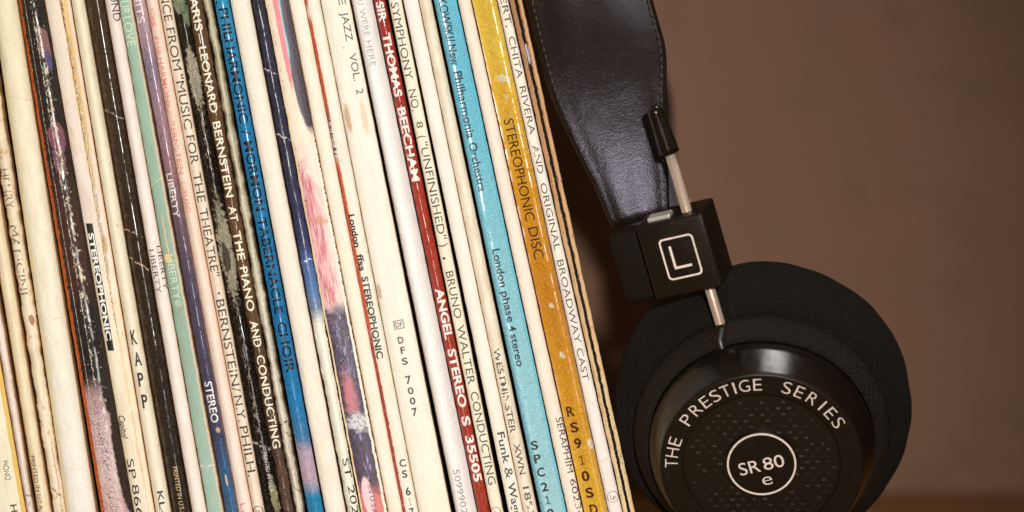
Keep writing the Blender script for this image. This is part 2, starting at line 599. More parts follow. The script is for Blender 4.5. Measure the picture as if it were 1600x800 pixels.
record("cream record sleeve with faint worn HENRY MANCINI lettering and a torn right edge",
       (-43, -22), (66, 87), rgb(240, 224, 196),
       [('line', 0.0, 0.10, 0.02, rgb(150, 92, 40), {'f': 0.3}),
        ('wear', 0.60, 0.8, 0.45, rgb(206, 170, 124)),
        ('crease', 760, 16, 4, rgb(150, 108, 80)),
        ('ell', 0.55, 0, 0.55, 120, rgb(40, 28, 20), {'amp': 1.3, 'v': (-60, 130)}),
        ('line', 0.72, 0.04, 0.10, rgb(140, 98, 80), {'v': (690, 800), 'f': 1.0, 'a': 0.7}),
        ('ell', 0.68, 500, 0.2, 8, rgb(150, 90, 50), {'a': 0.8})],
       edge=(TAN, 0.10), bulge=1.2, p=2.0, setback=0.0, jag=1.6, wob=0.25,
       words=[("title_lettering", rgb(120, 110, 100), 0.50, [("HENRY", 264, 326, 0.40, 12), ("MANCINI", 352, 460, 0.42, 12)])])
record("wide cream record sleeve with no lettering, beside the black and plum one",
       (-13, 27), (88, 134), [(0, rgb(240, 224, 190)), (300, rgb(240, 228, 202)), (800, rgb(240, 232, 222))],
       [('line', 0.07, 0.09, 0.03, rgb(246, 218, 170), {'f': 0.3, 'a': 0.7}), ('crease', 150, 8, 2, rgb(214, 196, 170)),
        ('crease', 500, -6, 2, rgb(220, 200, 176)), ('crease', 730, 4, 3, rgb(228, 214, 198))],
       edge=(rgb(214, 172, 116), 0.05), bulge=1.6, p=3.0, setback=-0.4, dirt=0.08)
record("black and plum record sleeve, badly scuffed, with an orange left edge",
       (28, 68.5), (140, 189.5),
       [(-200, rgb(34, 26, 20)), (40, rgb(32, 24, 18)), (240, rgb(38, 26, 22)), (330, rgb(72, 40, 36)), (440, rgb(70, 38, 32)), (490, rgb(30, 26, 26)),
        (590, rgb(28, 22, 20)), (625, rgb(196, 160, 160)), (680, rgb(206, 172, 176)), (740, rgb(220, 192, 186)), (820, rgb(206, 160, 160))],
       [('ell', 0.75, 70, 0.26, 26, rgb(150, 104, 108), {'amp': 1.0}),
        ('ell', 0.62, 215, 0.30, 26, rgb(140, 84, 104), {'amp': 1.0}), ('ell', 0.58, 250, 0.22, 26, rgb(132, 88, 100), {'amp': 1.2}),
        ('ell', 0.8, 95, 0.12, 16, rgb(92, 84, 130), {'amp': 0.8}),
        ('wear', 0.52, 1.8, 1.8, rgb(112, 76, 96), {'v': (625, 900), 'uc': (0.4, 0.35), 'sharp': 0.06}),
        ('wear', 0.50, 2.4, 2.4, rgb(244, 228, 222), {'v': (640, 900), 'uc': (0.5, 0.2), 'sharp': 0.05}),
        ('wear', 0.66, 1.2, 1.2, rgb(120, 40, 28), {'v': (640, 900)}),
        ('ell', 0.97, 720, 0.26, 90, rgb(46, 30, 22), {'amp': 0.5}),
        ('ell', 1.0, 600, 0.36, 60, rgb(36, 28, 22), {'amp': 0.5}),
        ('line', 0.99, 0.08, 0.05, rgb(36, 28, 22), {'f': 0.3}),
        ('wear', 0.515, 0.85, 0.36, PAPER, {'v': (5, 500), 'uc': (0.62, 0.62), 'matte': 1, 'h': 1.5, 'sharp': 0.015}),
        ('wear', 0.575, 1.4, 0.8, PAPER, {'v': (-50, 640), 'uc': (0.62, 0.35), 'matte': 1, 'sharp': 0.015}),
        ('wear', 0.63, 1.0, 0.5, PAPER, {'v': (420, 640), 'uc': (0.55, 0.5), 'matte': 1}),
        ('line', 0.49, 0.10, 0.07, PAPER, {'v': (-60, 600), 'f': 0.8, 'matte': 1, 'min': -0.42}),
        ('line', 0.25, 0.04, 0.03, PAPER, {'v': (-200, 900), 'f': 1.1, 'matte': 1, 'min': -0.22}),
        ('line', 0.045, 0.065, 0.02, rgb(192, 92, 34), {'f': 0.4, 'min': 0.6}),
        ('line', 0.13, 0.03, 0.02, rgb(40, 26, 18), {'f': 0.5, 'gap': 0.42, 'v': (-200, 600)}),
        ('line', 0.12, 0.02, 0.06, rgb(232, 190, 130), {'f': 0.7, 'gap': 0.56, 'matte': 1})],
       skew=1.1, bulge=1.3, p=2.2, setback=0.3, rough=0.28, coat=0.5, dirt=0.0, side=CARD_DARK, nu=26, jag=0.3, wob=0.2)
record("white record sleeve with a black STEREOPHONIC label and a torn tan seam",
       (69.5, 109.5), (190, 223.5), [(0, rgb(240, 222, 206)), (300, rgb(236, 220, 208)), (500, rgb(242, 226, 200)), (800, rgb(240, 224, 200))],
       [('line', 0.72, 0.16, 0.05, rgb(226, 188, 128), {'f': 0.2, 'v': (-300, 260), 'soft': 60}),
        ('line', 0.70, 0.26, 0.08, rgb(230, 198, 148), {'f': 0.5, 'v': (120, 760), 'min': -0.35, 'a': 0.8}),
        ('line', 0.66, 0.09, 0.10, rgb(176, 128, 74), {'f': 1.0, 'min': -0.45, 'h': -2, 'v': (-300, 520)}),
        ('line', 0.62, 0.06, 0.07, rgb(82, 54, 28), {'f': 1.2, 'v': (2, 46), 'h': -3, 'min': -0.3}),
        ('line', 0.64, 0.05, 0.07, rgb(120, 80, 44), {'f': 1.2, 'v': (60, 330), 'h': -3, 'min': -0.42}),
        ('line', 0.74, 0.14, 0.07, rgb(250, 240, 224), {'f': 0.9, 'v': (60, 420), 'h': 2, 'min': -0.45}),
        ('ell', 0.78, 380, 0.10, 14, rgb(206, 164, 112), {'amp': 0.4, 'a': 0.8}),
        ('line', 0.45, 0.008, 0.01, rgb(206, 168, 140), {'f': 0.2, 'a': 0.6}),
        ('line', 0.74, 0.08, 0.1, rgb(176, 118, 70), {'v': (640, 820), 'f': 0.9, 'min': -0.42})],
       edge=(rgb(232, 182, 130), 0.05), bulge=0.8, p=3, setback=0.5, wob=0.25,
       marks=[band("label_block", rgb(24, 18, 16), 349, 548, 0.10, 0.385, lift=0.05)],
       words=[("title_lettering", rgb(246, 238, 226), 0.10, [("STEREOPHONIC", 364, 532, 0.25, 8.6, BB)]),
              ("maker_logo", INK, 0.0, [("Capitol", 649, 686, 0.20, 10, dict(shear=0.45, bold=0.01))]),
              ("catalogue_number", rgb(40, 32, 30), 0.05, [("SP", 717, 748, 0.25, 10.5), ("8668", 757, 826, 0.27, 10.5)])])
record("cream record sleeve with KAPP in tall stacked letters, beside the dark brown one",
       (110.5, 132), (224.5, 249), [(0, rgb(242, 228, 200)), (800, rgb(236, 228, 206))],
       [('line', 0.0, 0.05, 0.02, rgb(176, 116, 62), {'f': 0.2})], edge=(rgb(214, 170, 118), 0.06), bulge=1.3, p=2.1, setback=0.4,
       stacked=[("maker_lettering", INK, 0.15, [("K", 526, 0.50, 9, 23), ("A", 560, 0.52, 11, 22), ("P", 592, 0.50, 9, 22), ("P", 626, 0.52, 9, 22)])],
       words=[("catalogue_number", INK, 0.05, [("KL-1", 767, 812, 0.52, 9, B)])])
record("glossy dark brown record sleeve with tiny gold lettering at its foot",
       (133.5, 162), (250.5, 280), [(-100, rgb(78, 56, 34)), (200, rgb(66, 48, 30)), (420, rgb(50, 36, 22)), (800, rgb(40, 28, 18))],
       [('line', 0.14, 0.07, 0.03, rgb(104, 76, 44), {'f': 0.3, 'a': 0.6}),
        ('crease', 172, 14, 3, rgb(200, 180, 160)), ('crease', 358, 12, 3, rgb(220, 196, 160)), ('crease', 402, 20, 4, rgb(220, 190, 150)),
        ('line', 0.60, 0.07, 0.10, rgb(214, 196, 176), {'f': 1.0, 'min': -0.5, 'v': (100, 900)}),
        ('wear', 0.69, 2.5, 2.5, rgb(150, 110, 70)),
        ('line', 0.62, 0.02, 0.06, rgb(206, 186, 150), {'v': (400, 430), 'f': 1.0})],
       skew=1.45, bulge=1.6, p=2.0, setback=0.6, rough=0.27, coat=0.7, dirt=0.0, side=CARD_DARK, wob=0.2, bump=0.0002,
       words=[("maker_lettering", rgb(206, 178, 130), 0.15, [("PRINTED IN U.S.A.", 729, 806, 0.55, 7)])])
record("pinkish white record sleeve with worn LIBERTY lettering, beside the green sleeve",
       (163.5, 184), (281.5, 304), [(0, rgb(240, 222, 212)), (400, rgb(242, 226, 218)), (800, rgb(240, 226, 214))], [],
       edge=(rgb(228, 178, 136), 0.07), bulge=0.9, p=2.4, setback=0.2, dirt=0.06,
       words=[("title_lettering", rgb(52, 42, 40), 0.2, [("SOUND", -34, 33, 0.72, 11)]),
              ("maker_lettering", rgb(88, 76, 70), 0.33, [("LIBERTY", 390, 458, 0.32, 8), ("LIBERTY", 384, 452, 0.85, 6)])])
record("sage green record sleeve with pale worn lettering and a frayed right edge",
       (184.5, 205), (305, 330), [(0, rgb(150, 182, 162)), (330, rgb(142, 172, 152)), (460, rgb(140, 166, 146)), (800, rgb(156, 184, 168))],
       [('wear', 0.66, 1.5, 0.7, rgb(170, 200, 170), {'a': 0.5}),
        ('line', 0.90, 0.10, 0.04, rgb(206, 192, 168), {'f': 0.7}), ('line', 0.80, 0.02, 0.06, rgb(226, 206, 172), {'f': 1.0, 'gap': 0.5}),
        ('line', 0.42, 0.05, 0.14, rgb(222, 194, 146), {'f': 0.8, 'v': (340, 408)}),
        ('ell', 0.3, 404, 0.25, 7, rgb(224, 188, 130), {}), ('crease', 290, -14, 3, rgb(224, 206, 178)), ('crease', 729, -2, 3, rgb(216, 206, 184)),
        ('line', 1.0, 0.06, 0.02, rgb(150, 116, 90), {'f': 0.4})],
       bulge=0.5, p=3, setback=0.5, dirt=0.06, rough=0.5, jag=0.5,
       words=[("title_lettering", rgb(198, 214, 186), 0.2, [("YOUR", -22, 22, 0.42, 13), ("LOVE", 26, 72, 0.42, 13)]),
              ("maker_lettering", rgb(190, 206, 172), 0.35, [("LIBERTY", 398, 468, 0.45, 11)])],
       marks=[outline("registered_mark", rgb(190, 206, 172), 0.45, 474, 5, 5, 1.2, fill_txt="R", tcap=5, tw=4)])
record("glossy mauve record sleeve fading to blue, with white LIBERTY and STEREO lettering",
       (207, 227.5), (332, 352.5), [(-60, rgb(214, 176, 186)), (50, rgb(196, 166, 178)), (100, rgb(150, 132, 156)), (180, rgb(176, 142, 158)), (270, rgb(160, 120, 130)), (330, rgb(120, 96, 108)),
                                    (450, rgb(84, 74, 104)), (600, rgb(70, 66, 96)), (680, rgb(64, 70, 108)), (730, rgb(44, 96, 146)), (820, rgb(58, 110, 158))],
       [('line', 0.03, 0.07, 0.03, rgb(70, 54, 54), {'f': 0.3, 'v': (120, 900), 'soft': 80}), ('wear', 0.68, 2, 2, rgb(220, 200, 190), {'v': (550, 900)}),
        ('ell', 0.55, 750, 0.08, 9, rgb(226, 206, 180), {'amp': 0.4}), ('ell', 0.6, 672, 0.2, 4, rgb(206, 180, 160), {})],
       edge=(rgb(206, 166, 150), 0.05), skew=1.4, bulge=1.3, p=2.1, setback=0.3, rough=0.27, coat=0.6, dirt=0.03, wob=0.15,
       words=[("title_lettering", rgb(236, 220, 220), 0.15, [("HITS", -12, 36, 0.42, 11, B)]),
              ("maker_lettering", rgb(240, 226, 222), 0.25, [("LIBERTY", 271, 340, 0.40, 8.5, B)]),
              ("stereo_lettering", rgb(242, 236, 232), 0.05, [("STEREO", 596, 660, 0.50, 12, B)])])
record("pale pink record sleeve with faded salmon NEW YORK PHILHARMONIC lettering",
       (228, 246.8), (353, 374.8), [(0, rgb(238, 216, 198)), (400, rgb(238, 214, 196)), (800, rgb(242, 222, 210))],
       [], edge=(rgb(222, 170, 132), 0.07), bulge=1.1, p=2.2, setback=0.2, dirt=0.08,
       words=[("title_lettering", rgb(226, 136, 122), 0.45,
               [("YORK", 12, 42, 0.33, 8.5, B), ("PHILHARMONIC", 58, 176, 0.33, 8.5, B), ("BERNSTEIN", 190, 272, 0.36, 8.5, B), ("COPLAND", 284, 332, 0.36, 8.5, B)]),
              ("maker_lettering", rgb(226, 130, 126), 0.2, [("La", 786, 806, 0.4, 9)])])
record("cream record sleeve lettered MUSIC FOR THE THEATRE and BERNSTEIN in thin black capitals",
       (247.2, 268), (375.2, 394), rgb(238, 220, 200), [('line', 0.0, 0.04, 0.02, rgb(190, 136, 96), {'f': 0.2})],
       edge=(rgb(206, 170, 128), 0.05), bulge=1.1, p=2.2, setback=0.0, dirt=0.08,
       words=[("title_lettering", rgb(60, 48, 40), 0.28,
               [("DANCE", -42, 33, 0.52, 12.5), ("FROM", 44, 110, 0.52, 12.5), ("\"MUSIC", 117, 202, 0.52, 12.5), ("FOR", 212, 256, 0.52, 12.5),
                ("THE", 270, 316, 0.50, 12.5), ("THEATRE\"", 326, 432, 0.50, 12.5), (".", 455, 459, 0.9, 16, BB), ("BERNSTEIN/", 468, 612, 0.50, 12.5),
                ("N.Y.", 618, 658, 0.50, 12.5), ("PHILH.", 666, 744, 0.50, 12.5)])],
       marks=[outline("lp_mark", rgb(70, 56, 46), 0.45, 798, 8, 8, 1.2, fill_txt="Lp", tcap=6, tw=7)])
record("black record sleeve with its glossy print peeling off in pale green and cream shreds",
       (268.5, 291), (394.5, 420.5), [(-100, rgb(52, 44, 32)), (100, rgb(44, 38, 28)), (300, rgb(34, 28, 20)), (800, rgb(30, 24, 18))],
       [('ell', 0.42, 6, 0.5, 15, rgb(196, 206, 168), {'amp': 1.6, 'f': 1.4, 'matte': 1, 'h': 2}), ('ell', 0.80, 22, 0.24, 18, rgb(170, 190, 150), {'amp': 1.6, 'f': 1.4, 'matte': 1}),
        ('ell', 0.58, 120, 0.42, 50, rgb(234, 222, 194), {'amp': 1.7, 'f': 1.1, 'matte': 1, 'h': 3}),
        ('wear', 0.50, 2.2, 0.7, rgb(226, 212, 184), {'uc': (0.62, 0.5), 'v': (130, 340), 'matte': 1, 'h': 2, 'sharp': 0.015}),
        ('ell', 0.58, 392, 0.5, 78, rgb(226, 216, 186), {'amp': 1.5, 'f': 1.0, 'matte': 1, 'h': 3}),
        ('ell', 0.5, 402, 0.22, 22, rgb(116, 104, 92), {'amp': 1.0}),
        ('wear', 0.52, 3.0, 0.6, rgb(40, 32, 24), {'uc': (0.3, 0.5), 'v': (330, 470), 'sharp': 0.02}),
        ('wear', 0.51, 2.0, 0.6, rgb(228, 218, 200), {'uc': (0.55, 0.5), 'v': (440, 720), 'matte': 1, 'h': 2, 'sharp': 0.015}),
        ('line', 0.60, 0.14, 0.12, rgb(214, 212, 214), {'f': 0.9, 'min': -0.4, 'v': (520, 900)}),
        ('ell', 0.72, 775, 0.24, 30, rgb(206, 200, 152), {'amp': 1.3, 'f': 1.2, 'matte': 1, 'h': 2}),
        ('crease', 690, 12, 6, rgb(226, 216, 200)), ('wear', 0.62, 3, 3, rgb(200, 190, 170))],
       skew=1.3, bulge=1.5, p=2.0, setback=0.9, rough=0.25, coat=0.8, dirt=0.0, side=CARD_DARK, wob=0.45, bump=0.0005, jag=1.2,
       words=[("maker_lettering", rgb(206, 200, 200), 0.45, [("PRINTED IN U.S.A.", 706, 770, 0.62, 6)])])
record("brown record sleeve with cream capitals LEONARD BERNSTEIN AT THE PIANO AND CONDUCTING",
       (291.5, 316), (421, 440), [(0, rgb(100, 70, 42)), (400, rgb(104, 72, 40)), (560, rgb(92, 64, 42)), (700, rgb(90, 64, 52)), (800, rgb(92, 66, 58))],
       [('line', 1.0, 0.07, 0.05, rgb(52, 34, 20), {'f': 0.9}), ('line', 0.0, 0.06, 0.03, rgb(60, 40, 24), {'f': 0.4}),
        ('line', 0.52, 0.025, 0.05, rgb(214, 192, 160), {'f': 0.5, 'gap': 0.46, 'gf': 0.25}),  # pale broken line paints the gloss highlight through the lettering
        ('wear', 0.63, 1.6, 0.9, rgb(166, 130, 92))],
       bulge=1.0, p=2.2, setback=0.5, rough=0.35, coat=0.35, dirt=0.0, side=CARD_DARK, jag=1.5, wob=0.2,
       words=[("title_lettering", rgb(240, 228, 204), 0.12,
               [("PARIS", -16, 48, 0.46, 12, B), ("—", 52, 68, 0.46, 12), ("LEONARD", 73, 176, 0.47, 12, B), ("BERNSTEIN", 190, 308, 0.47, 12, B),
                ("AT", 322, 346, 0.48, 12, B), ("THE", 361, 406, 0.48, 12, B), ("PIANO", 417, 486, 0.50, 12, B), ("AND", 501, 542, 0.52, 12, B),
                ("CONDUCTING", 555, 700, 0.54, 12, B)])])
record("narrow pale greenish cream record sleeve, crumpled, left of the bright blue one",
       (316.5, 330), (441, 456), [(0, rgb(214, 206, 172)), (300, rgb(226, 218, 190)), (520, rgb(232, 226, 206)), (800, rgb(232, 224, 206))],
       [('crease', 668, 14, 6, rgb(190, 150, 100)), ('crease', 757, 12, 6, rgb(190, 150, 100)), ('crease', 664, -8, 4, rgb(120, 92, 60)),
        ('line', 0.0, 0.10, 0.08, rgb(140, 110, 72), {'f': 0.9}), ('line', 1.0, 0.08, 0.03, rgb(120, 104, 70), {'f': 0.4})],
       bulge=1.8, p=1.9, setback=1.0, wob=0.7, jag=1.8, bump=0.0003, rough=0.4)
record("bright blue record sleeve with black lettering PHILHARMONIC / MORMON TABERNACLE CHOIR",
       (334.5, 358), (461, 485.5), [(-100, rgb(60, 176, 220)), (20, rgb(44, 154, 204)), (150, rgb(26, 132, 190)), (520, rgb(18, 124, 184)), (640, rgb(22, 134, 196)), (684, rgb(70, 130, 180)),
                                    (705, rgb(196, 176, 198)), (750, rgb(206, 178, 198)), (766, rgb(120, 160, 196)), (775, rgb(30, 140, 190)), (820, rgb(30, 138, 188))],
       [('wear', 0.61, 2.0, 1.2, rgb(236, 230, 214), {'v': (25, 70), 'uc': (0.45, 0.5)}), ('wear', 0.70, 2.5, 2.5, rgb(200, 220, 226)),
        ('line', 0.54, 0.013, 0.05, rgb(220, 232, 234), {'f': 0.7, 'gap': 0.52, 'gf': 0.15, 'v': (190, 640)})],  # thin pale line is a highlight painted along the glossy spine
       bulge=1.2, p=2.1, setback=0.2, rough=0.24, coat=0.5, dirt=0.0, wob=0.12, bump=0.00015, side=CARD_DARK,
       words=[("title_lettering", rgb(8, 9, 16), 0.06,
               [(".", 1, 5, 0.4, 14, BB), ("PHILHARMONIC", 13, 192, 0.52, 13.5, B), ("/", 203, 211, 0.5, 13), ("MORMON", 221, 329, 0.52, 13.5, B),
                ("TABERNACLE", 340, 490, 0.52, 13.5, B), ("CHOIR", 503, 582, 0.55, 13.5, B)])])
record("plain cream white record sleeve with no lettering, right of the bright blue one",
       (359.5, 391), (488, 520), rgb(236, 226, 210), [], edge=(rgb(206, 188, 156), 0.03), bulge=0.9, p=3.4, setback=0.0, dirt=0.05)
record("scuffed navy record sleeve turning bright blue halfway and cream at the foot",
       (392.5, 413), (522.5, 543), [(-100, rgb(34, 30, 34)), (80, rgb(38, 38, 60)), (250, rgb(36, 38, 62)), (380, rgb(44, 52, 92)), (410, rgb(74, 100, 158)), (455, rgb(86, 124, 176)),
                                    (480, rgb(110, 132, 160)), (508, rgb(246, 238, 220)), (800, rgb(248, 238, 216))],
       [('wear', 0.60, 2.2, 1.6, rgb(98, 108, 150), {'v': (-100, 490), 'sharp': 0.12}),
        ('wear', 0.68, 2.4, 2.4, rgb(200, 200, 206), {'v': (-100, 490)}),
        ('crease', 108, 8, 3, rgb(206, 202, 206)), ('crease', 210, 8, 3, rgb(220, 220, 222)), ('crease', 412, -10, 3, rgb(226, 226, 226)),
        ('line', 0.98, 0.06, 0.08, rgb(40, 30, 26), {'f': 0.9, 'v': (500, 900)}),
        ('line', 0.56, 0.014, 0.06, rgb(226, 232, 236), {'f': 0.8, 'gap': 0.5, 'gf': 0.3, 'v': (320, 500)})],
       bulge=1.3, p=2.1, setback=0.4, rough=0.27, coat=0.34, bump=0.00005, dirt=0.01, side=CARD_DARK, jag=0.7, wob=0.2,
       words=[("catalogue_number", rgb(48, 38, 34), 0.25, [("ST", 716, 746, 0.60, 10), ("2026", 758, 818, 0.62, 10)])])
DK = rgb(62, 52, 66)
record("record sleeve with pink flowers and dark purple leaves pictured on its spine",
       (413.5, 450.5), (543.5, 584.5), [(0, rgb(240, 216, 196)), (200, rgb(238, 222, 202)), (470, rgb(236, 206, 196)), (488, rgb(78, 64, 84)), (700, rgb(70, 58, 78)), (752, rgb(72, 52, 64)), (772, rgb(206, 116, 112)), (820, rgb(210, 120, 110))],
       [('ell', 0.45, 30, 0.13, 110, rgb(226, 130, 138), {'amp': 0.25}), ('ell', 0.62, 60, 0.07, 110, rgb(150, 200, 212), {'amp': 0.25}),
        ('ell', 1.0, 40, 0.38, 120, DK, {'amp': 0.15}), ('ell', 0.90, 130, 0.36, 75, DK, {'amp': 0.2}),
        ('wear', 0.60, 2.0, 2.0, rgb(120, 108, 118), {'v': (-60, 215), 'uc': (0.95, 0.4)}),
        ('ell', 0.30, 330, 0.42, 62, rgb(226, 160, 160), {'amp': 2.2, 'sf': 0.5, 'f': 0.5}), ('ell', 0.22, 420, 0.40, 62, rgb(230, 176, 172), {'amp': 2.0, 'sf': 0.5, 'f': 0.5}),
        ('wear', 0.43, 1.0, 0.11, rgb(206, 120, 130), {'v': (262, 480), 'soft': 14, 'uc': (0.30, 0.28), 'sharp': 0.10}),
        ('wear', 0.50, 1.4, 0.13, rgb(186, 90, 104), {'v': (280, 470), 'uc': (0.38, 0.25), 'sharp': 0.08, 'a': 0.85}),
        ('wear', 0.55, 2.2, 0.20, rgb(244, 222, 212), {'v': (255, 490), 'sharp': 0.10, 'a': 0.8}),
        ('ell', 0.55, 345, 0.3, 6, rgb(196, 140, 106), {'amp': 1.5, 'f': 1.2, 'a': 0.7}),
        ('wear', 0.50, 1.8, 0.35, rgb(124, 122, 160), {'v': (485, 600), 'uc': (0.5, 0.2), 'sharp': 0.08}),
        ('wear', 0.56, 2.2, 0.6, rgb(196, 202, 216), {'v': (485, 610), 'uc': (0.55, 0.25), 'sharp': 0.05}),
        ('wear', 0.53, 1.6, 0.7, rgb(36, 28, 40), {'v': (488, 770), 'sharp': 0.08}),
        ('wear', 0.545, 1.7, 0.26, rgb(150, 134, 200), {'v': (672, 765), 'uc': (0.5, 0.2), 'sharp': 0.05}),
        ('ell', 0.42, 618, 0.24, 34, rgb(190, 116, 124), {'amp': 2.0, 'sf': 0.5, 'f': 0.7}), ('ell', 0.58, 660, 0.46, 13, rgb(206, 206, 206), {'amp': 2.0, 'sf': 0.4, 'f': 1.0}), ('wear', 0.53, 1.9, 1.2, rgb(96, 88, 112), {'v': (642, 682), 'sharp': 0.08}),
        ('wear', 0.54, 1.6, 0.2, rgb(186, 88, 92), {'v': (772, 900), 'sharp': 0.1}),
        ('ell', 0.36, 775, 0.2, 30, rgb(236, 200, 204), {'amp': 0.3}),
        ('line', 0.93, 0.06, 0.05, rgb(240, 228, 212), {'f': 0.5, 'v': (230, 900)}),
        ('line', 0.03, 0.045, 0.03, rgb(240, 206, 162), {'f': 0.5}), ('line', 0.11, 0.018, 0.04, rgb(70, 50, 40), {'f': 0.7, 'gap': 0.48}),
        ('line', 0.99, 0.025, 0.04, rgb(50, 38, 28), {'f': 0.6, 'gap': 0.44})],
       bulge=0.5, p=3, setback=0.1, rough=0.45, coat=0.1, dirt=0.05, jag=0.5,
       words=[("maker_lettering", rgb(80, 48, 46), 0.3, [("IN U.S.A.", 758, 806, 0.52, 7.5)])])
record("plain cream record sleeve between the flowered one and the red-striped London one",
       (451, 475.5), (585, 608.5), rgb(242, 230, 212), [('line', 0.03, 0.04, 0.02, rgb(226, 186, 130), {'f': 0.3}),
                                                     ('line', 0.98, 0.03, 0.06, rgb(226, 150, 140), {'f': 0.8, 'v': (230, 900), 'a': 0.8})],
       edge=(rgb(222, 184, 140), 0.04), bulge=0.6, p=3.4, setback=0.2, dirt=0.06)
record("cream record sleeve lettered London ffss STEREOPHONIC with a torn red stripe on its left edge",
       (476, 500), (608.5, 633), rgb(242, 230, 214),
       [('line', 0.06, 0.10, 0.05, rgb(204, 84, 44), {'f': 0.6, 'v': (-200, 12), 'min': 0.5}),
        ('line', 0.08, 0.13, 0.06, rgb(206, 86, 46), {'f': 0.6, 'v': (28, 190), 'min': 0.4}),
        ('line', 0.08, 0.10, 0.08, rgb(120, 92, 110), {'f': 0.8, 'v': (170, 250), 'gap': 0.45}),
        ('line', 0.10, 0.12, 0.06, rgb(208, 92, 56), {'f': 0.6, 'v': (250, 520), 'min': 0.4}),
        ('line', 0.08, 0.12, 0.07, rgb(176, 74, 62), {'f': 0.8, 'v': (520, 900), 'min': 0.3}),
        ('wear', 0.60, 2.5, 1.5, rgb(242, 214, 190), {'uc': (0.05, 0.5)})],
       edge=(rgb(214, 176, 130), 0.03), bulge=0.9, p=2.8, setback=0.1, dirt=0.07,
       words=[("title_lettering", rgb(40, 34, 32), 0.30, [("London", 335, 386, 0.38, 10, BB), ("ffss", 397, 423, 0.42, 10, BB), ("STEREOPHONIC", 432, 560, 0.46, 10.5, BB)])],
       stacked=[("catalogue_number", rgb(52, 46, 42), 0.25, [("C", 723, 0.58, 10, 12), ("S", 740, 0.58, 8, 12), ("6", 767, 0.58, 8, 13), ("1", 783, 0.58, 3, 12), ("7", 799, 0.58, 8, 12)])])
record("widest cream record sleeve, lettered JAZZ . VOL. 2 above and DFS 7007 below",
       (500.5, 546), (633.5, 683), [(0, rgb(242, 232, 216)), (400, rgb(242, 232, 218)), (800, rgb(242, 232, 214))],
       [('ell', 0.16, 185, 0.10, 20, rgb(196, 150, 92), {'amp': 1.2, 'sf': 0.4, 'a': 0.8}), ('ell', 0.72, 185, 0.10, 26, rgb(214, 184, 140), {'amp': 1.2, 'sf': 0.5, 'a': 0.7}),
        ('ell', 0.08, 455, 0.07, 12, rgb(206, 180, 156), {'amp': 0.6}), ('line', 0.02, 0.015, 0.02, rgb(190, 146, 96), {'f': 0.4, 'a': 0.8}),
        ('wear', 0.70, 0.6, 0.6, rgb(206, 186, 150), {'v': (690, 900)})],
       edge=(rgb(216, 188, 146), 0.02), bulge=0.8, p=4.5, setback=-0.1, dirt=0.05,
       words=[("title_lettering", rgb(44, 38, 32), 0.10, [("BLUE", -52, 8, 0.74, 11), ("JAZZ", 19, 64, 0.74, 11), (".", 73, 75, 0.60, 12), ("VOL.", 84, 126, 0.74, 11), ("2", 139, 147, 0.74, 11)])],
       stacked=[("catalogue_number", rgb(56, 50, 46), 0.12, [("D", 531, 0.48, 9, 11), ("F", 547, 0.48, 7, 11), ("S", 564, 0.48, 9, 11), ("7", 593, 0.48, 9, 13), ("0", 610, 0.48, 9, 11), ("0", 626, 0.48, 9, 11), ("7", 643, 0.48, 9, 13)])],
       marks=[outline("maker_logo", rgb(90, 80, 74), 0.52, 507, 8, 7, 1.3, rect=True, fill_txt="DF", tcap=8, tw=11)])
record("bright white record sleeve with thin grey lettering WERE HERE, left of the red one",
       (549, 581.5), (689.5, 723), rgb(242, 232, 228), [],
       skew=0.62, bulge=2.2, p=2.3, setback=0.3, dirt=0.02, rough=0.4,
       words=[("title_lettering", rgb(160, 152, 148), 0.0, [("YOU", -18, 8, 0.42, 9), ("WERE", 14, 57, 0.42, 9), ("HERE", 64, 104, 0.42, 9)]),
              ("catalogue_number", rgb(140, 132, 130), 0.0, [("5099902", 733, 802, 0.42, 9.5)])])
record("glossy red record sleeve with white lettering SIR THOMAS BEECHAM and ANGEL STEREO",
       (583, 602.5), (724, 743.5), [(0, rgb(166, 40, 24)), (400, rgb(176, 50, 24)), (800, rgb(172, 46, 20))],
       [('line', 0.0, 0.05, 0.02, rgb(110, 30, 18), {'f': 0.3}), ('wear', 0.70, 3, 2, rgb(226, 150, 120), {'uc': (0.5, 0.4)}),
        ('line', 0.50, 0.022, 0.03, rgb(236, 190, 170), {'f': 1.2, 'gap': 0.50, 'gf': 0.9})],  # pale dashes paint in the highlight down the middle
       bulge=1.3, p=2.1, setback=0.1, rough=0.26, coat=0.7, dirt=0.0, side=CARD_DARK,
       words=[("title_lettering", rgb(244, 230, 220), 0.06, [("SIR", 3, 34, 0.50, 12.5, BB), ("THOMAS", 52, 151, 0.50, 12.5, BB), ("BEECHAM", 168, 283, 0.50, 12.5, BB)]),
              ("maker_lettering", rgb(244, 226, 218), 0.08, [("ANGEL", 450, 530, 0.58, 13, BB), ("STEREO", 545, 636, 0.58, 13, BB), ("S", 650, 665, 0.58, 13, BB), ("35505", 680, 752, 0.58, 13, BB)])])
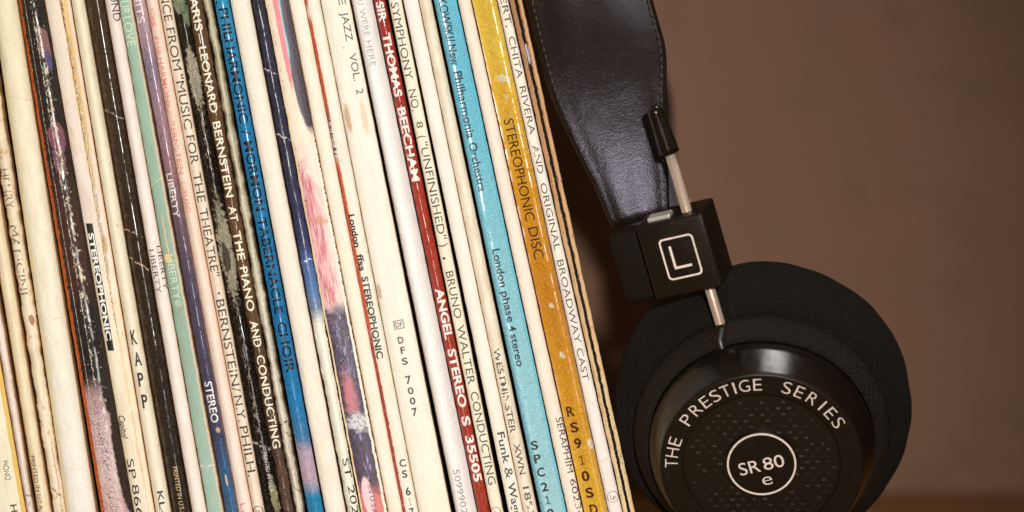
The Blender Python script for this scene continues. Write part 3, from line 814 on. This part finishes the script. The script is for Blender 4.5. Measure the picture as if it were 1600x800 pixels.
record("cream record sleeve lettered SYMPHONY NO. 8 UNFINISHED and BRUNO WALTER CONDUCTING",
       (606.5, 627.5), (745, 765), rgb(240, 229, 206), [('line', 0.0, 0.03, 0.02, rgb(120, 96, 60), {'f': 0.3})], edge=(rgb(206, 182, 130), 0.04),
       bulge=0.7, p=3.2, setback=0.1, dirt=0.06,
       words=[("title_lettering", rgb(50, 42, 34), 0.20,
               [("SYMPHONY", 4, 124, 0.42, 11.5), ("NO.", 140, 173, 0.44, 11.5), ("8", 190, 200, 0.50, 10), ("(", 212, 216, 0.5, 13), ("\"UNFINISHED\"", 222, 374, 0.50, 11.5), (")", 380, 385, 0.5, 13),
                (".", 400, 404, 0.74, 20, BB), ("BRUNO", 424, 497, 0.50, 11.5), ("WALTER", 508, 600, 0.52, 11.5), ("CONDUCTING", 612, 757, 0.55, 11.5)])],
       marks=[outline("lp_mark", rgb(110, 92, 70), 0.4, 800, 8, 8, 1.0, fill_txt="L", tcap=6, tw=4)])
record("narrow white record sleeve lettered Funk & Wagnalls in black near its foot",
       (630, 653.5), (772, 795), [(0, rgb(242, 230, 220)), (800, rgb(242, 230, 214))], [], edge=(rgb(222, 196, 160), 0.03), bulge=0.7, p=3.2, setback=0.2, dirt=0.04,
       words=[("title_lettering", rgb(34, 28, 24), 0.05, [("Funk", 675, 724, 0.58, 11.5, B), ("&", 730, 747, 0.58, 12), ("Wagnalls", 754, 836, 0.58, 11.5, B)])])
record("cream record sleeve with broken dotted WESTMINSTER lettering, left of the turquoise one",
       (654, 674), (795.5, 817.5), rgb(240, 226, 204), [('wear', 0.62, 1.2, 0.6, rgb(226, 196, 150), {'a': 0.5})],
       edge=(rgb(196, 160, 116), 0.05), bulge=1.0, p=2.2, setback=0.3, dirt=0.14,
       words=[("title_lettering", rgb(78, 68, 62), 0.46, [("WESTMINSTER", 544, 676, 0.45, 9.5, B), ("XWN", 693, 741, 0.50, 9.5, B), ("18834", 760, 822, 0.52, 9.5, B)])])
record("wide turquoise record sleeve lettered New Philharmonia Orchestra, London phase 4 stereo",
       (677.5, 713.5), (822, 861.5), [(-100, rgb(106, 196, 224)), (200, rgb(116, 202, 226)), (400, rgb(144, 210, 224)), (600, rgb(156, 214, 226)), (800, rgb(168, 220, 228))],
       [('line', 0.98, 0.10, 0.02, rgb(96, 196, 222), {'f': 0.3, 'a': 0.6}), ('line', 0.05, 0.10, 0.03, rgb(96, 176, 204), {'f': 0.3, 'a': 0.6}),
        ('wear', 0.70, 1.5, 1.5, rgb(226, 232, 222), {'uc': (0.35, 0.3)}), ('line', 0.30, 0.013, 0.03, rgb(232, 238, 232), {'f': 0.6, 'gap': 0.54, 'gf': 0.2})],  # thin whitish line paints the spine's highlight into the colour
       skew=0.48, bulge=1.4, p=2.2, setback=0.0, rough=0.26, coat=0.45, dirt=0.02, side=CARD_DARK,
       words=[("title_lettering", rgb(8, 18, 40), 0.06, [("STOKOWSKI/", -34, 66, 0.38, 13, B), ("New", 70, 102, 0.38, 13, B), ("Philharmonia", 112, 216, 0.38, 13, B), ("Orchestra", 223, 299, 0.38, 12.5, B)]),
              ("stereo_lettering", rgb(8, 20, 36), 0.10, [("London", 389, 448, 0.42, 12, B), ("phase", 455, 503, 0.42, 12, B), ("4", 509, 517, 0.42, 12, B), ("stereo", 522, 572, 0.42, 12, B)])],
       stacked=[("catalogue_number", rgb(8, 10, 16), 0.0, [("S", 695, 0.30, 11, 14), ("P", 716, 0.31, 11, 14), ("C", 737, 0.33, 12, 14), ("2", 760, 0.35, 11, 14), ("1", 780, 0.36, 8, 14), ("0", 801, 0.37, 11, 14)])])
record("pinkish cream record sleeve lettered SERAPHIM, between the turquoise and golden ones",
       (715, 735.8), (863, 887), [(0, rgb(240, 222, 206)), (400, rgb(238, 220, 204)), (800, rgb(242, 224, 206))], [], edge=(rgb(206, 168, 136), 0.04), bulge=0.7, p=3.2, setback=0.1, dirt=0.05,
       words=[("maker_lettering", rgb(60, 48, 40), 0.35, [("SERAPHIM", 652, 738, 0.76, 10), ("60234", 748, 808, 0.78, 9)])])
record("wide golden yellow record sleeve lettered STEREOPHONIC DISC and RS910SD",
       (737, 776), (888.5, 926.5), [(-80, rgb(240, 194, 50)), (60, rgb(242, 198, 70)), (160, rgb(238, 184, 54)), (300, rgb(220, 152, 30)), (460, rgb(208, 136, 22)), (640, rgb(224, 160, 34)), (800, rgb(238, 184, 52))],
       [('wear', 0.50, 0.35, 0.22, rgb(236, 212, 150), {'v': (-100, 190), 'soft': 60, 'uc': (0.55, 0.35), 'sharp': 0.16}), ('wear', 0.58, 0.5, 0.3, rgb(178, 106, 18), {'v': (250, 640), 'soft': 60, 'sharp': 0.25, 'a': 0.7}),
        ('ell', 0.55, 122, 0.22, 6, rgb(244, 226, 190), {'amp': 2.2, 'f': 1.3}), ('ell', 0.5, 477, 0.10, 5, rgb(244, 222, 180), {'amp': 1.8, 'f': 1.6}), ('ell', 0.52, 555, 0.12, 5, rgb(244, 222, 184), {'amp': 1.8, 'f': 1.6}), ('ell', 0.88, 693, 0.1, 8, rgb(246, 232, 200), {'amp': 1.5, 'f': 1.5}),
        ('wear', 0.71, 2, 2, rgb(244, 226, 184)), ('crease', 708, -14, 2.5, rgb(236, 204, 120))],
       skew=2.6, bulge=1.5, p=2.6, setback=-0.2, rough=0.24, coat=0.7, dirt=0.04, edge=(rgb(150, 90, 20), 0.02),
       words=[("title_lettering", rgb(70, 42, 16), 0.05, [("STEREOPHONIC", 186, 345, 0.42, 15), ("DISC", 355, 404, 0.44, 15)])],
       stacked=[("catalogue_number", rgb(66, 40, 14), 0.0, [("R", 642, 0.34, 12, 16), ("S", 667, 0.36, 12, 16), ("9", 692, 0.36, 11, 16), ("1", 718, 0.37, 7, 16), ("0", 743, 0.38, 12, 16), ("S", 769, 0.40, 12, 16), ("D", 795, 0.42, 12, 16)])])
record("white record sleeve lettered CHITA RIVERA AND ORIGINAL BROADWAY CAST in black",
       (776.5, 794), (927, 948), [(0, rgb(242, 228, 212)), (800, rgb(240, 226, 218))], [('crease', 620, 20, 2, rgb(206, 176, 160)), ('crease', 724, -12, 2, rgb(206, 180, 166))],
       edge=(rgb(196, 160, 120), 0.03), bulge=0.7, p=3.2, setback=0.4, dirt=0.06,
       words=[("title_lettering", rgb(40, 34, 30), 0.22,
               [("ERT,", -4, 42, 0.58, 9.5), ("CHITA", 57, 122, 0.55, 9.5), ("RIVERA", 135, 210, 0.55, 9.5), ("AND", 227, 271, 0.52, 9.5), ("ORIGINAL", 286, 391, 0.50, 9.5), ("BROADWAY", 406, 536, 0.50, 9.5), ("CAST", 544, 594, 0.48, 9.5)])],
       marks=[outline("lp_mark", rgb(110, 92, 80), 0.55, 776, 9, 9, 0.9, fill_txt="Lp", tcap=7, tw=8)])
record("rightmost record sleeve, worn brown card with its spine torn open along a ragged black split",
       (795, 816), (948.8, 968.2), [(-100, rgb(150, 104, 66)), (300, rgb(196, 150, 104)), (560, rgb(214, 184, 138)), (800, rgb(226, 204, 160))],
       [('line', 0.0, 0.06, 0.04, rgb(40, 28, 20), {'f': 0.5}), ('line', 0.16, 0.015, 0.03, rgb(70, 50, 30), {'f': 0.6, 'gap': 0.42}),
        ('line', 0.52, 0.13, 0.13, rgb(20, 15, 11), {'f': 1.5, 'min': 0.25, 'h': -2}),
        ('ell', 0.55, 84, 0.14, 16, rgb(206, 196, 206), {'amp': 0.4}),
        ('line', 0.86, 0.08, 0.03, rgb(226, 190, 140), {'f': 0.3, 'a': 0.6}), ('wear', 0.62, 1.4, 0.6, rgb(120, 84, 50))],
       bulge=0.5, p=2.6, setback=0.6, rough=0.6, dirt=0.15, jag=0.45, nu=30, groove=(0.52, 0.12, 2.0))

# ------------------------------------------------------------------ headphones
BLACK = rgb(36, 29, 21)
def dusty(name, col, rough, spec, dust):
    T = Tree(name)
    tc = T.n.new("ShaderNodeTexCoord").outputs["Object"]
    a = T.noise(tc, 2300, 3, 0.7)
    b = T.noise(tc, 260, 4, 0.6)
    mp = T.n.new("ShaderNodeMapping"); T.put(mp.inputs[0], tc)
    mp.inputs["Rotation"].default_value = (0.4, 0.9, 0.3); mp.inputs["Scale"].default_value = (3000, 120, 3000)
    scr = T.noise(mp.outputs[0], 1.0, 2, 0.5)
    m = T.math('MULTIPLY', T.step(a, 0.66, 0.74), T.step(b, 0.40, 0.62))
    T.set(Base_Color=T.mix(T.math('MULTIPLY', m, dust), col, rgb(150, 134, 110)),
          Roughness=T.math('ADD', T.math('ADD', rough, T.math('MULTIPLY', T.math('SUBTRACT', b, 0.5), 0.35)), T.math('MULTIPLY', T.step(scr, 0.66, 0.72), 0.18)),
          Normal=T.bump(T.math('ADD', scr, a), 0.000012))
    T.b.inputs["Specular IOR Level"].default_value = spec
    return T.m
M_foam = None
T = Tree("foam")
tc = T.n.new("ShaderNodeTexCoord").outputs["Object"]
a = T.noise(tc, 1500, 3, 0.7)
b = T.noise(tc, 350, 3, 0.6)
sp = T.noise(tc, 1900, 4, 0.7)
sc_ = T.mix(T.step(sp, 0.62, 0.72), rgb(26, 20, 12), rgb(104, 92, 74))
T.set(Base_Color=sc_, Roughness=0.9, Normal=T.bump(T.math('ADD', T.math('MULTIPLY', a, 1.6), b), 0.0014))
T.b.inputs["Specular IOR Level"].default_value = 0.2
M_foam = T.m
M_plastic = dusty("black_plastic", rgb(25, 19, 11), 0.36, 0.22, 0.45)
M_gloss = dusty("glossy_black_plastic", rgb(20, 15, 10), 0.20, 0.42, 0.35)
M_yoke = plain("pebbled_black_plastic", rgb(26, 20, 12), 0.45, 0.22, nscale=2200, nstr=0.0009, detail=4)
M_clip = plain("matte_black_plastic", rgb(22, 17, 10), 0.6, 0.1)
M_rod = plain("brushed_steel", rgb(206, 184, 166), 0.33, metal=0.55, nscale=900, nstr=0.00004)
M_silver = plain("bright_metal", rgb(226, 214, 204), 0.35, metal=0.6)
M_white = plain("white_print", rgb(226, 208, 196), 0.5, nscale=1500, var=0.16, detail=4)
M_thread = plain("grey_thread", rgb(58, 52, 42), 0.45, 0.6)
M_grille = plain("black_grille", rgb(25, 19, 11), 0.34, 0.35)
T = Tree("black_leather")
uv = T.n.new("ShaderNodeUVMap").outputs[0]
ng = T.noise(uv, 2.6, 4, 0.6, 0.3)
nw = T.noise(uv, 0.45, 4, 0.6, 1.5)
nb = T.noise(uv, 0.12, 3, 0.6, 1.2)
hh = T.math('ADD', T.math('ADD', T.math('MULTIPLY', ng, 0.60), T.math('MULTIPLY', nw, 0.45)), T.math('MULTIPLY', nb, 0.5))
T.set(Base_Color=rgb(25, 19, 11), Roughness=0.27, Normal=T.bump(hh, 0.00018))
T.b.inputs["Coat Weight"].default_value = 0.0
T.b.inputs["Coat Roughness"].default_value = 0.30
T.b.inputs["Coat Tint"].default_value = (0.9, 0.88, 1.0, 1)
T.b.inputs["Specular Tint"].default_value = (0.84, 0.78, 1.0, 1)
T.b.inputs["Specular IOR Level"].default_value = 0.45
M_leather = T.m

tilt = math.radians(25)
FACE = P(1190, 727, -0.012)                         # middle of the outer face of the ear cup
nC = Vector((-0.050, -math.cos(tilt), -math.sin(tilt))).normalized()
rC = Vector((1, 0, 0)); rC = (rC - nC * rC.dot(nC)).normalized()
tC = nC.cross(rC).normalized()
if tC.z < 0: tC = -tC
HP = Vector((FACE.x, 0.02, 0.0))
hp = bpy.data.objects.new("headphones", None)
COL.objects.link(hp)
hp.location = HP
tag(hp, "black on-ear headphones with a stitched leather headband leaning beside the row of records", "headphones")

def cupframe(F, n, r, t):
    def f(x, y, z):       # millimetres: x right, y up in the face, z out of the face
        return F + (r * x + t * y + n * z) / 1000.0
    return f
NEAR = cupframe(FACE, nC, rC, tC)

def lathe(bm, prof, frame, seg=96, close=False):
    rings = []
    for (rad, z) in prof:
        if rad < 1e-4:
            rings.append([bm.verts.new(frame(0, 0, z))])
        else:
            rings.append([bm.verts.new(frame(rad * math.cos(2 * math.pi * i / seg), rad * math.sin(2 * math.pi * i / seg), z)) for i in range(seg)])
    for A, Bq in zip(rings[:-1], rings[1:]):
        for i in range(seg):
            j = (i + 1) % seg
            if len(A) == 1 and len(Bq) > 1:
                bm.faces.new((A[0], Bq[i], Bq[j]))
            elif len(Bq) == 1 and len(A) > 1:
                bm.faces.new((A[i], Bq[0], A[j]))
            elif len(A) > 1:
                bm.faces.new((A[i], Bq[i], Bq[j], A[j]))
    bmesh.ops.recalc_face_normals(bm, faces=bm.faces)
    return bm

def hpart(name, bm, m, parent=None, smooth=True):
    return mesh_obj(name, bm, m, hp if parent is None else parent, smooth, HP)

def arc(r0, z0, r1, z1, cx, cz, k=8):
    a0 = math.atan2(z0 - cz, r0 - cx); a1 = math.atan2(z1 - cz, r1 - cx)
    R0 = math.hypot(r0 - cx, z0 - cz); R1 = math.hypot(r1 - cx, z1 - cz)
    return [(cx + (R0 + (R1 - R0) * i / k) * math.cos(a0 + (a1 - a0) * i / k), cz + (R0 + (R1 - R0) * i / k) * math.sin(a0 + (a1 - a0) * i / k)) for i in range(k + 1)]

def ear_cup(frame, full=True):
    bm = bmesh.new()
    prof = [(20.0, -43.0), (26, -44.3), (31.5, -44.0), (34.6, -41), (36.0, -38), (36.5, -34), (36.5, -30), (36.2, -26), (35.2, -22.6), (33.4, -20.6), (31.0, -19.6), (28.0, -19.2), (28.0, -24), (12, -28), (12, -40), (16, -42), (20.0, -43.0)]
    lathe(bm, prof, frame, 128)
    # slightly uneven foam
    for v in bm.verts:
        d = mnoise.noise(v.co * 130) * 0.00045
        v.co += (v.co - frame(0, 0, -33)).normalized() * d
    hpart("ear_cushion", bm, M_foam)
    bm = bmesh.new()
    lathe(bm, [(27.2, -19.5), (30.0, -19.4), (30.9, -18.6), (31.2, -17.4), (30.9, -15.6), (30.0, -14.2), (28.6, -12.6), (27.5, -11.6), (27.25, -12.2), (27.2, -19.5)], frame, 128)
    yoke = hpart("yoke_ring", bm, M_yoke)
    bm = bmesh.new()
    lathe(bm, [(0, -26), (26.8, -26), (27.2, -9.2), (27.1, -8.4), (26.9, -7.8), (24.75, -1.3), (24.5, -0.75)], frame, 160)
    hou = hpart("cup_housing", bm, M_gloss)
    bm = bmesh.new()
    lathe(bm, [(24.5, -0.80), (24.35, -0.25), (24.1, -0.05), (23.8, 0.0), (23.7, 0.0), (19.3, 0.0), (19.15, 0.0), (18.9, -0.12), (18.8, -0.4), (18.75, -1.5), (18.0, -1.6)], frame, 128)
    face = hpart("face_ring", bm, M_plastic)
    if not full:
        bm = bmesh.new(); lathe(bm, [(18.7, -1.45), (0, -1.45)], frame, 64); hpart("grille", bm, M_grille)
        return yoke
    bm = bmesh.new()
    lathe(bm, [(18.74, -1.5), (0, -1.5)], frame, 96)
    row = 0
    y = -18.0
    ca, sa = math.cos(math.radians(3)), math.sin(math.radians(3))
    while y < 18:
        x = -19 + (1.3 if row % 2 else 0)
        while x < 19:
            rr = math.hypot(x, y)
            if 8.7 < rr < 17.6:
                X, Yv = x * ca - y * sa, x * sa + y * ca
                hx, hy, hz = 0.46 + 0.12 * random.random(), 0.24, 0.03 + 0.10 * random.random()
                base = [bm.verts.new(frame(X + sx * hx, Yv + sy * hy, -1.5)) for sx, sy in ((-1, -1), (1, -1), (1, 1), (-1, 1))]
                top = [bm.verts.new(frame(X + sx * hx * 0.75, Yv - hy * 0.85, -1.5 + hz)) for sx in (-1, 1)]
                bm.faces.new((base[0], base[1], top[1], top[0]))
                bm.faces.new((base[1], base[2], top[1]))
                bm.faces.new((base[2], base[3], top[0], top[1]))
                bm.faces.new((base[3], base[0], top[0]))
            x += 2.6
        y += 1.62
        row += 1
    bmesh.ops.recalc_face_normals(bm, faces=bm.faces)
    hpart("grille", bm, M_grille, smooth=False)
    # centre badge
    bm = bmesh.new()
    lathe(bm, [(0, -0.45), (8.40, -0.45), (8.48, -0.45), (8.6, -0.5), (8.7, -0.62), (8.7, -0.7), (8.7, -1.5)], frame, 80)
    badge = hpart("centre_badge", bm, M_plastic)
    bm = bmesh.new()
    lathe(bm, [(7.85, -0.44), (7.87, -0.36), (8.33, -0.36), (8.35, -0.44)], frame, 96)
    hpart("badge_ring", bm, M_white, badge)
    ang = math.radians(15.5)
    ca, sa = math.cos(ang), math.sin(ang)
    bm = bmesh.new()
    def put(txt, x0, y0, wd, h, bold):
        add_text(bm, txt, lambda x, y: frame((x0 + x) * ca - (y0 + y) * sa, (x0 + x) * sa + (y0 + y) * ca, -0.40), wd, h, bold=bold)
    put("SR", -5.6, -1.75, 5.1, 3.25, 0.0)
    put("80", 0.35, -1.75, 5.1, 3.25, 0.0)
    put("e", -0.95, -5.7, 2.4, 3.3, -0.008)
    hpart("model_lettering", bm, M_white, badge, False)
    bm = bmesh.new()
    letters = [("T", 180), ("H", 172.3), ("E", 164.2), ("P", 147), ("R", 137.8), ("E", 129.6), ("S", 122), ("T", 114.6), ("I", 108.6), ("G", 102.2), ("E", 93.8),
               ("S", 75), ("E", 66.6), ("R", 57.2), ("I", 49.2), ("E", 41.8), ("S", 33.4)]
    wid = {'I': 0.42, 'E': 2.0, 'T': 2.3, 'S': 2.15, 'R': 2.3, 'P': 2.2, 'G': 2.5, 'H': 2.4}
    for ch, dg in letters:
        a_ = math.radians(dg)
        wd = wid[ch]
        rx, ry = math.cos(a_), math.sin(a_)
        tx, ty = math.sin(a_), -math.cos(a_)
        add_text(bm, ch, lambda x, y: frame((20.05 + y) * rx + (x - wd / 2) * tx, (20.05 + y) * ry + (x - wd / 2) * ty, 0.05), wd, 3.0, bold=-0.015)
    hpart("series_lettering", bm, M_white, face, False)
    return yoke

near_yoke = ear_cup(NEAR)

def tube(bm, pts, rads, seg=20, cap=True):
    rings = []
    for i, p in enumerate(pts):
        tdir = (pts[min(i + 1, len(pts) - 1)] - pts[max(i - 1, 0)]).normalized()
        s1 = tdir.cross(Vector((0, 1, 0))).normalized(); s2 = tdir.cross(s1)
        rings.append([bm.verts.new(p + (s1 * math.cos(2 * math.pi * k / seg) + s2 * math.sin(2 * math.pi * k / seg)) * rads[i]) for k in range(seg)])
    for A, Bq in zip(rings[:-1], rings[1:]):
        for k in range(seg):
            bm.faces.new((A[k], Bq[k], Bq[(k + 1) % seg], A[(k + 1) % seg]))
    if cap:
        bm.faces.new(rings[0]); bm.faces.new(rings[-1])
    bmesh.ops.recalc_face_normals(bm, faces=bm.faces)

def rbox(bm, c, r, u, n, w_, h_, d_, bev=0.0008, shapef=None):
    """box centred at c with axes r (width), u (height), n (depth), bevelled edges"""
    tmp = bmesh.new()
    bmesh.ops.create_cube(tmp, size=1)
    for v in tmp.verts:
        v.co = Vector((v.co.x * w_, v.co.y * d_, v.co.z * h_))
        if shapef: v.co = shapef(v.co)
    bmesh.ops.bevel(tmp, geom=list(tmp.edges), offset=bev, segments=3, profile=0.5, affect='EDGES')
    mp_ = {}
    for v in tmp.verts:
        mp_[v.index] = bm.verts.new(c + r * v.co.x + n * v.co.y + u * v.co.z)
    tmp.verts.index_update()
    vl = list(mp_.values())
    for f in tmp.faces:
        bm.faces.new([vl[v.index] for v in f.verts])
    tmp.free()
    bmesh.ops.recalc_face_normals(bm, faces=bm.faces)

# adjusting rod: from the yoke up through the block to its capped end
aR = math.radians(112)
sock = NEAR(29.3 * math.cos(aR), 29.3 * math.sin(aR), -15.2)
rod_bot = P(1126, 508, sock.y)
rod_top = P(1043, 228, sock.y - 0.009)
rod_dir = (rod_top - rod_bot).normalized()
bm = bmesh.new()
tube(bm, [rod_bot - rod_dir * 0.003, rod_bot, rod_top + rod_dir * 0.004], [0.00128] * 3, 24)
rod = hpart("adjusting_rod", bm, M_rod)
cap_a, cap_b = P(1046, 239, sock.y - 0.0088), P(1021, 166, sock.y - 0.0112)
bm = bmesh.new()
N = 14
pts, rad = [], []
cd = (cap_b - cap_a)
for i in range(9):
    t_ = i / 8
    pts.append(cap_a + cd * t_ * 0.86); rad.append(0.00250 - 0.00056 * t_)
for i in range(1, 9):
    a_ = i / 8 * math.pi / 2
    pts.append(cap_a + cd * (0.86 + 0.165 * math.sin(a_))); rad.append(max(0.00005, 0.00194 * math.cos(a_)))
tube(bm, pts, rad, 28)
hpart("rod_cap", bm, M_gloss, rod)
bm = bmesh.new()
tube(bm, [sock + (rod_bot - sock) * 1.0 + rod_dir * 0.0004, rod_bot - rod_dir * 0.0012, sock - rod_dir * 0.001 + nC * 0.0012, sock - rod_dir * 0.006 + nC * 0.002, sock - rod_dir * 0.0085 + nC * 0.002],
     [0.0016, 0.0019, 0.0020, 0.0016, 0.0008], 24)
hpart("rod_socket", bm, M_plastic, near_yoke)

# the square block marked L
nB = Vector((-0.22, -0.93, -0.285)).normalized()
uB = Vector((-0.285, 0, 0.957)); uB.y = -(nB.x * uB.x + nB.z * uB.z) / nB.y; uB.normalize()
rB = uB.cross(nB).normalized()
mid = rod_bot + rod_dir * ((508 - 402) / S / rod_dir.z)
BC = P(1061, 402, mid.y - 0.0045)                   # middle of the front face
bw, bh, bd = 0.0168, 0.0186, 0.0145
bm = bmesh.new()
rbox(bm, BC - nB * bd / 2, rB, uB, -nB, bw, bh, bd, 0.0007)
block = hpart("rod_block", bm, M_plastic)
bm = bmesh.new()
rbox(bm, P(1003, 410, BC.y + 0.0105), rB, uB, -nB, 0.0115, 0.0176, 0.0066, 0.0012)
hpart("strap_clip", bm, M_clip, block)
bm = bmesh.new()
rbox(bm, BC - nB * 0.0050 - rB * 0.0030 + uB * (bh / 2 + 0.0004), rB, uB, -nB, 0.0056, 0.0010, 0.0042, 0.0002)
hpart("metal_tab", bm, M_silver, block, False)
# rounded frame and letter L
def bpt(x, y, z=0.00007):
    return BC + rB * x + uB * y + nB * z
bm = bmesh.new()
fw, fh, fr, ft = 0.0086, 0.0104, 0.0011, 0.00042
cx0 = 0.0004
def rrect(wd, hg, rad_):
    o_ = []
    for (sx, sy, a0) in ((1, 1, 0), (-1, 1, 90), (-1, -1, 180), (1, -1, 270)):
        for k in range(7):
            a_ = math.radians(a0 + 15 * k)
            o_.append((sx * (wd / 2 - rad_) + rad_ * math.cos(a_), sy * (hg / 2 - rad_) + rad_ * math.sin(a_)))
    return o_
A_ = [bm.verts.new(bpt(cx0 + x, y)) for x, y in rrect(fw, fh, fr)]
B_ = [bm.verts.new(bpt(cx0 + x, y)) for x, y in rrect(fw - 2 * ft, fh - 2 * ft, fr - ft * 0.8)]
for i in range(len(A_)):
    j = (i + 1) % len(A_)
    bm.faces.new((A_[i], A_[j], B_[j], B_[i]))
hpart("letter_frame", bm, M_white, block, False)
bm = bmesh.new()
lw = 0.00058
for (x0, y0, x1, y1) in ((-0.0022, -0.0027, -0.0022 + lw, 0.0031), (-0.0022 + lw, -0.0027, 0.0022, -0.0027 + lw)):
    bm.faces.new([bm.verts.new(bpt(cx0 + x, y)) for x, y in ((x0, y0), (x1, y0), (x1, y1), (x0, y1))])
hpart("side_letter", bm, M_white, block, False)

# headband: a flat padded strap that rises from the block and arches away to the far cup
RB = 0.095
y0 = BC.y + 0.0135
z_start = P(1000, 346).z
def strap_c(py):      # centre column of the strap for a row of the photograph
    tab = [(-2000, 530), (0, 920), (90, 944), (148, 954.5), (216, 970), (280, 987), (346, 1001), (372, 1008)]
    return interp(tab, py)
def strap_hw(py):
    tab = [(-2000, 97), (0, 97), (90, 98), (120, 95), (148, 89.5), (216, 74), (280, 59), (346, 47), (372, 42)]
    return interp(tab, py)
def interp(tab, x):
    for (a0, b0), (a1, b1) in zip(tab[:-1], tab[1:]):
        if x <= a1:
            t_ = (x - a0) / (a1 - a0)
            return b0 + (b1 - b0) * t_
    return tab[-1][1]
frames = []
NS = 120
for i in range(NS + 1):
    phi = math.radians(-2 + (188) * i / NS)
    yy = y0 + RB * (1 - math.cos(phi))
    zz = z_start + RB * (math.sin(phi) - math.sin(math.radians(-2)))
    f = 1 + yy / D
    py = 400 - (zz - ZC) * S / f if phi < math.pi / 2 else 400 - (zz - ZC) * S
    cx = (strap_c(py) - 800) / S * (f if phi < math.pi / 2 else 1 + (y0 + RB) / D) + max(0.0, phi - 1.2) * 0.0035
    hw = strap_hw(py) / S * (f if phi < math.pi / 2 else 1.0)
    frames.append((Vector((cx, yy, zz)), hw, phi))
lean = math.radians(14)
bm = bmesh.new()
uvl = bm.loops.layers.uv.new("UVMap")
prof = []
NP = 22
for j in range(NP + 1):
    s_ = -1 + 2 * j / NP
    e = abs(s_)
    h_ = 0.0011 + 0.0009 * max(0.0, 1 - (e / 0.78) ** 4)      # padded middle, flat hems
    if e > 0.97: h_ = 0.0006
    prof.append((s_, h_))
rings = []
slen = 0.0
infov = {}
for i, (c, hw, phi) in enumerate(frames):
    if i: slen += (c - frames[i - 1][0]).length
    nrm = Vector((0, -math.cos(phi), math.sin(phi)))
    nrm = nrm.normalized()
    acr = Vector((math.cos(lean), 0, math.sin(lean) * math.cos(phi))) if phi < math.pi / 2 else Vector((math.cos(lean), 0, math.sin(lean) * math.cos(phi)))
    acr = (acr - nrm * acr.dot(nrm)).normalized()
    ring = []
    for s_, h_ in prof:
        vtx = bm.verts.new(c + acr * (s_ * hw) + nrm * (h_ + 0.00022 * mnoise.noise(Vector((s_ * 2.2, slen * 130, 3.0)))))
        infov[vtx] = (s_ * hw * 1000, slen * 1000); ring.append(vtx)
    for s_, h_ in reversed(prof):
        vtx = bm.verts.new(c + acr * (s_ * hw) - nrm * h_ * 0.7)
        infov[vtx] = (s_ * hw * 1000 + 70, slen * 1000); ring.append(vtx)
    rings.append(ring)
for A, Bq in zip(rings[:-1], rings[1:]):
    n_ = len(A)
    for k in range(n_):
        bm.faces.new((A[k], A[(k + 1) % n_], Bq[(k + 1) % n_], Bq[k]))
bm.faces.new(rings[0]); bm.faces.new(list(reversed(rings[-1])))
bmesh.ops.recalc_face_normals(bm, faces=bm.faces)
for f in bm.faces:
    for l in f.loops:
        l[uvl].uv = infov[l.vert]
strap = hpart("headband", bm, M_leather)
# stitching along both hems
bm = bmesh.new()
def strap_pt(i_f, s_, lift):
    i0 = int(min(max(i_f, 0), NS - 1)); t_ = i_f - i0
    (c0, h0, p0), (c1, h1, p1) = frames[i0], frames[i0 + 1]
    c = c0.lerp(c1, t_); hw = h0 + (h1 - h0) * t_; phi = p0 + (p1 - p0) * t_
    nrm = Vector((0, -math.cos(phi), math.sin(phi)))
    acr = Vector((math.cos(lean), 0, math.sin(lean) * math.cos(phi)))
    acr = (acr - nrm * acr.dot(nrm)).normalized()
    return c + acr * (s_ * hw) + nrm * lift, acr, nrm, hw
tot = slen
fpm = NS / tot
for side_ in (-1, 1):
    pos = 0.004
    while pos < tot - 0.004:
        i_f = pos * fpm
        _, _, _, hw = strap_pt(i_f, 0, 0)
        inset = 0.0013
        sA = side_ * (hw - inset) / hw
        pA, acr, nrm, _ = strap_pt(i_f - 0.00072 * fpm, sA, 0.00125)
        pB, _, _, _ = strap_pt(i_f + 0.00072 * fpm, sA, 0.00125)
        d_ = (pB - pA)
        ptsq = [pA - nrm * 0.0003, pA + d_ * 0.2 + nrm * 0.00012, pA + d_ * 0.5 + nrm * 0.0002, pA + d_ * 0.8 + nrm * 0.00012, pB - nrm * 0.0003]
        tube(bm, ptsq, [0.00010, 0.00020, 0.00023, 0.00020, 0.00010], 6)
        pos += 0.0021
hpart("stitching", bm, M_thread, strap)

# far cup, block and rod on the other end of the headband
endc, ehw, ephi = frames[-1]
FN = Vector((0.10, 0.96, -0.20)).normalized()
fr_ = Vector((-1, 0.1, 0)); fr_ = (fr_ - FN * fr_.dot(FN)).normalized()
ft_ = FN.cross(fr_).normalized()
if ft_.z < 0: ft_ = -ft_
FFACE = Vector((FACE.x + 0.010, frames[-1][0].y + 0.022, FACE.z + 0.002))
FAR = cupframe(FFACE, FN, fr_, ft_)
far_yoke = ear_cup(FAR, full=False)
bm = bmesh.new()
rbox(bm, endc + Vector((0.004, 0.003, -0.006)), Vector((1, 0, 0)), Vector((-0.25, 0, 0.97)).normalized(), Vector((0, 1, 0)), 0.018, 0.0186, 0.012, 0.0007)
fblock = hpart("rod_block", bm, M_plastic)
fs = FAR(29.3 * math.cos(math.radians(75)), 29.3 * math.sin(math.radians(75)), -15.0)
bm = bmesh.new()
fd = (endc + Vector((0.006, 0.003, 0.014)) - fs)
tube(bm, [fs, fs + fd * 0.5, fs + fd], [0.0013] * 3, 16)
hpart("adjusting_rod", bm, M_rod)
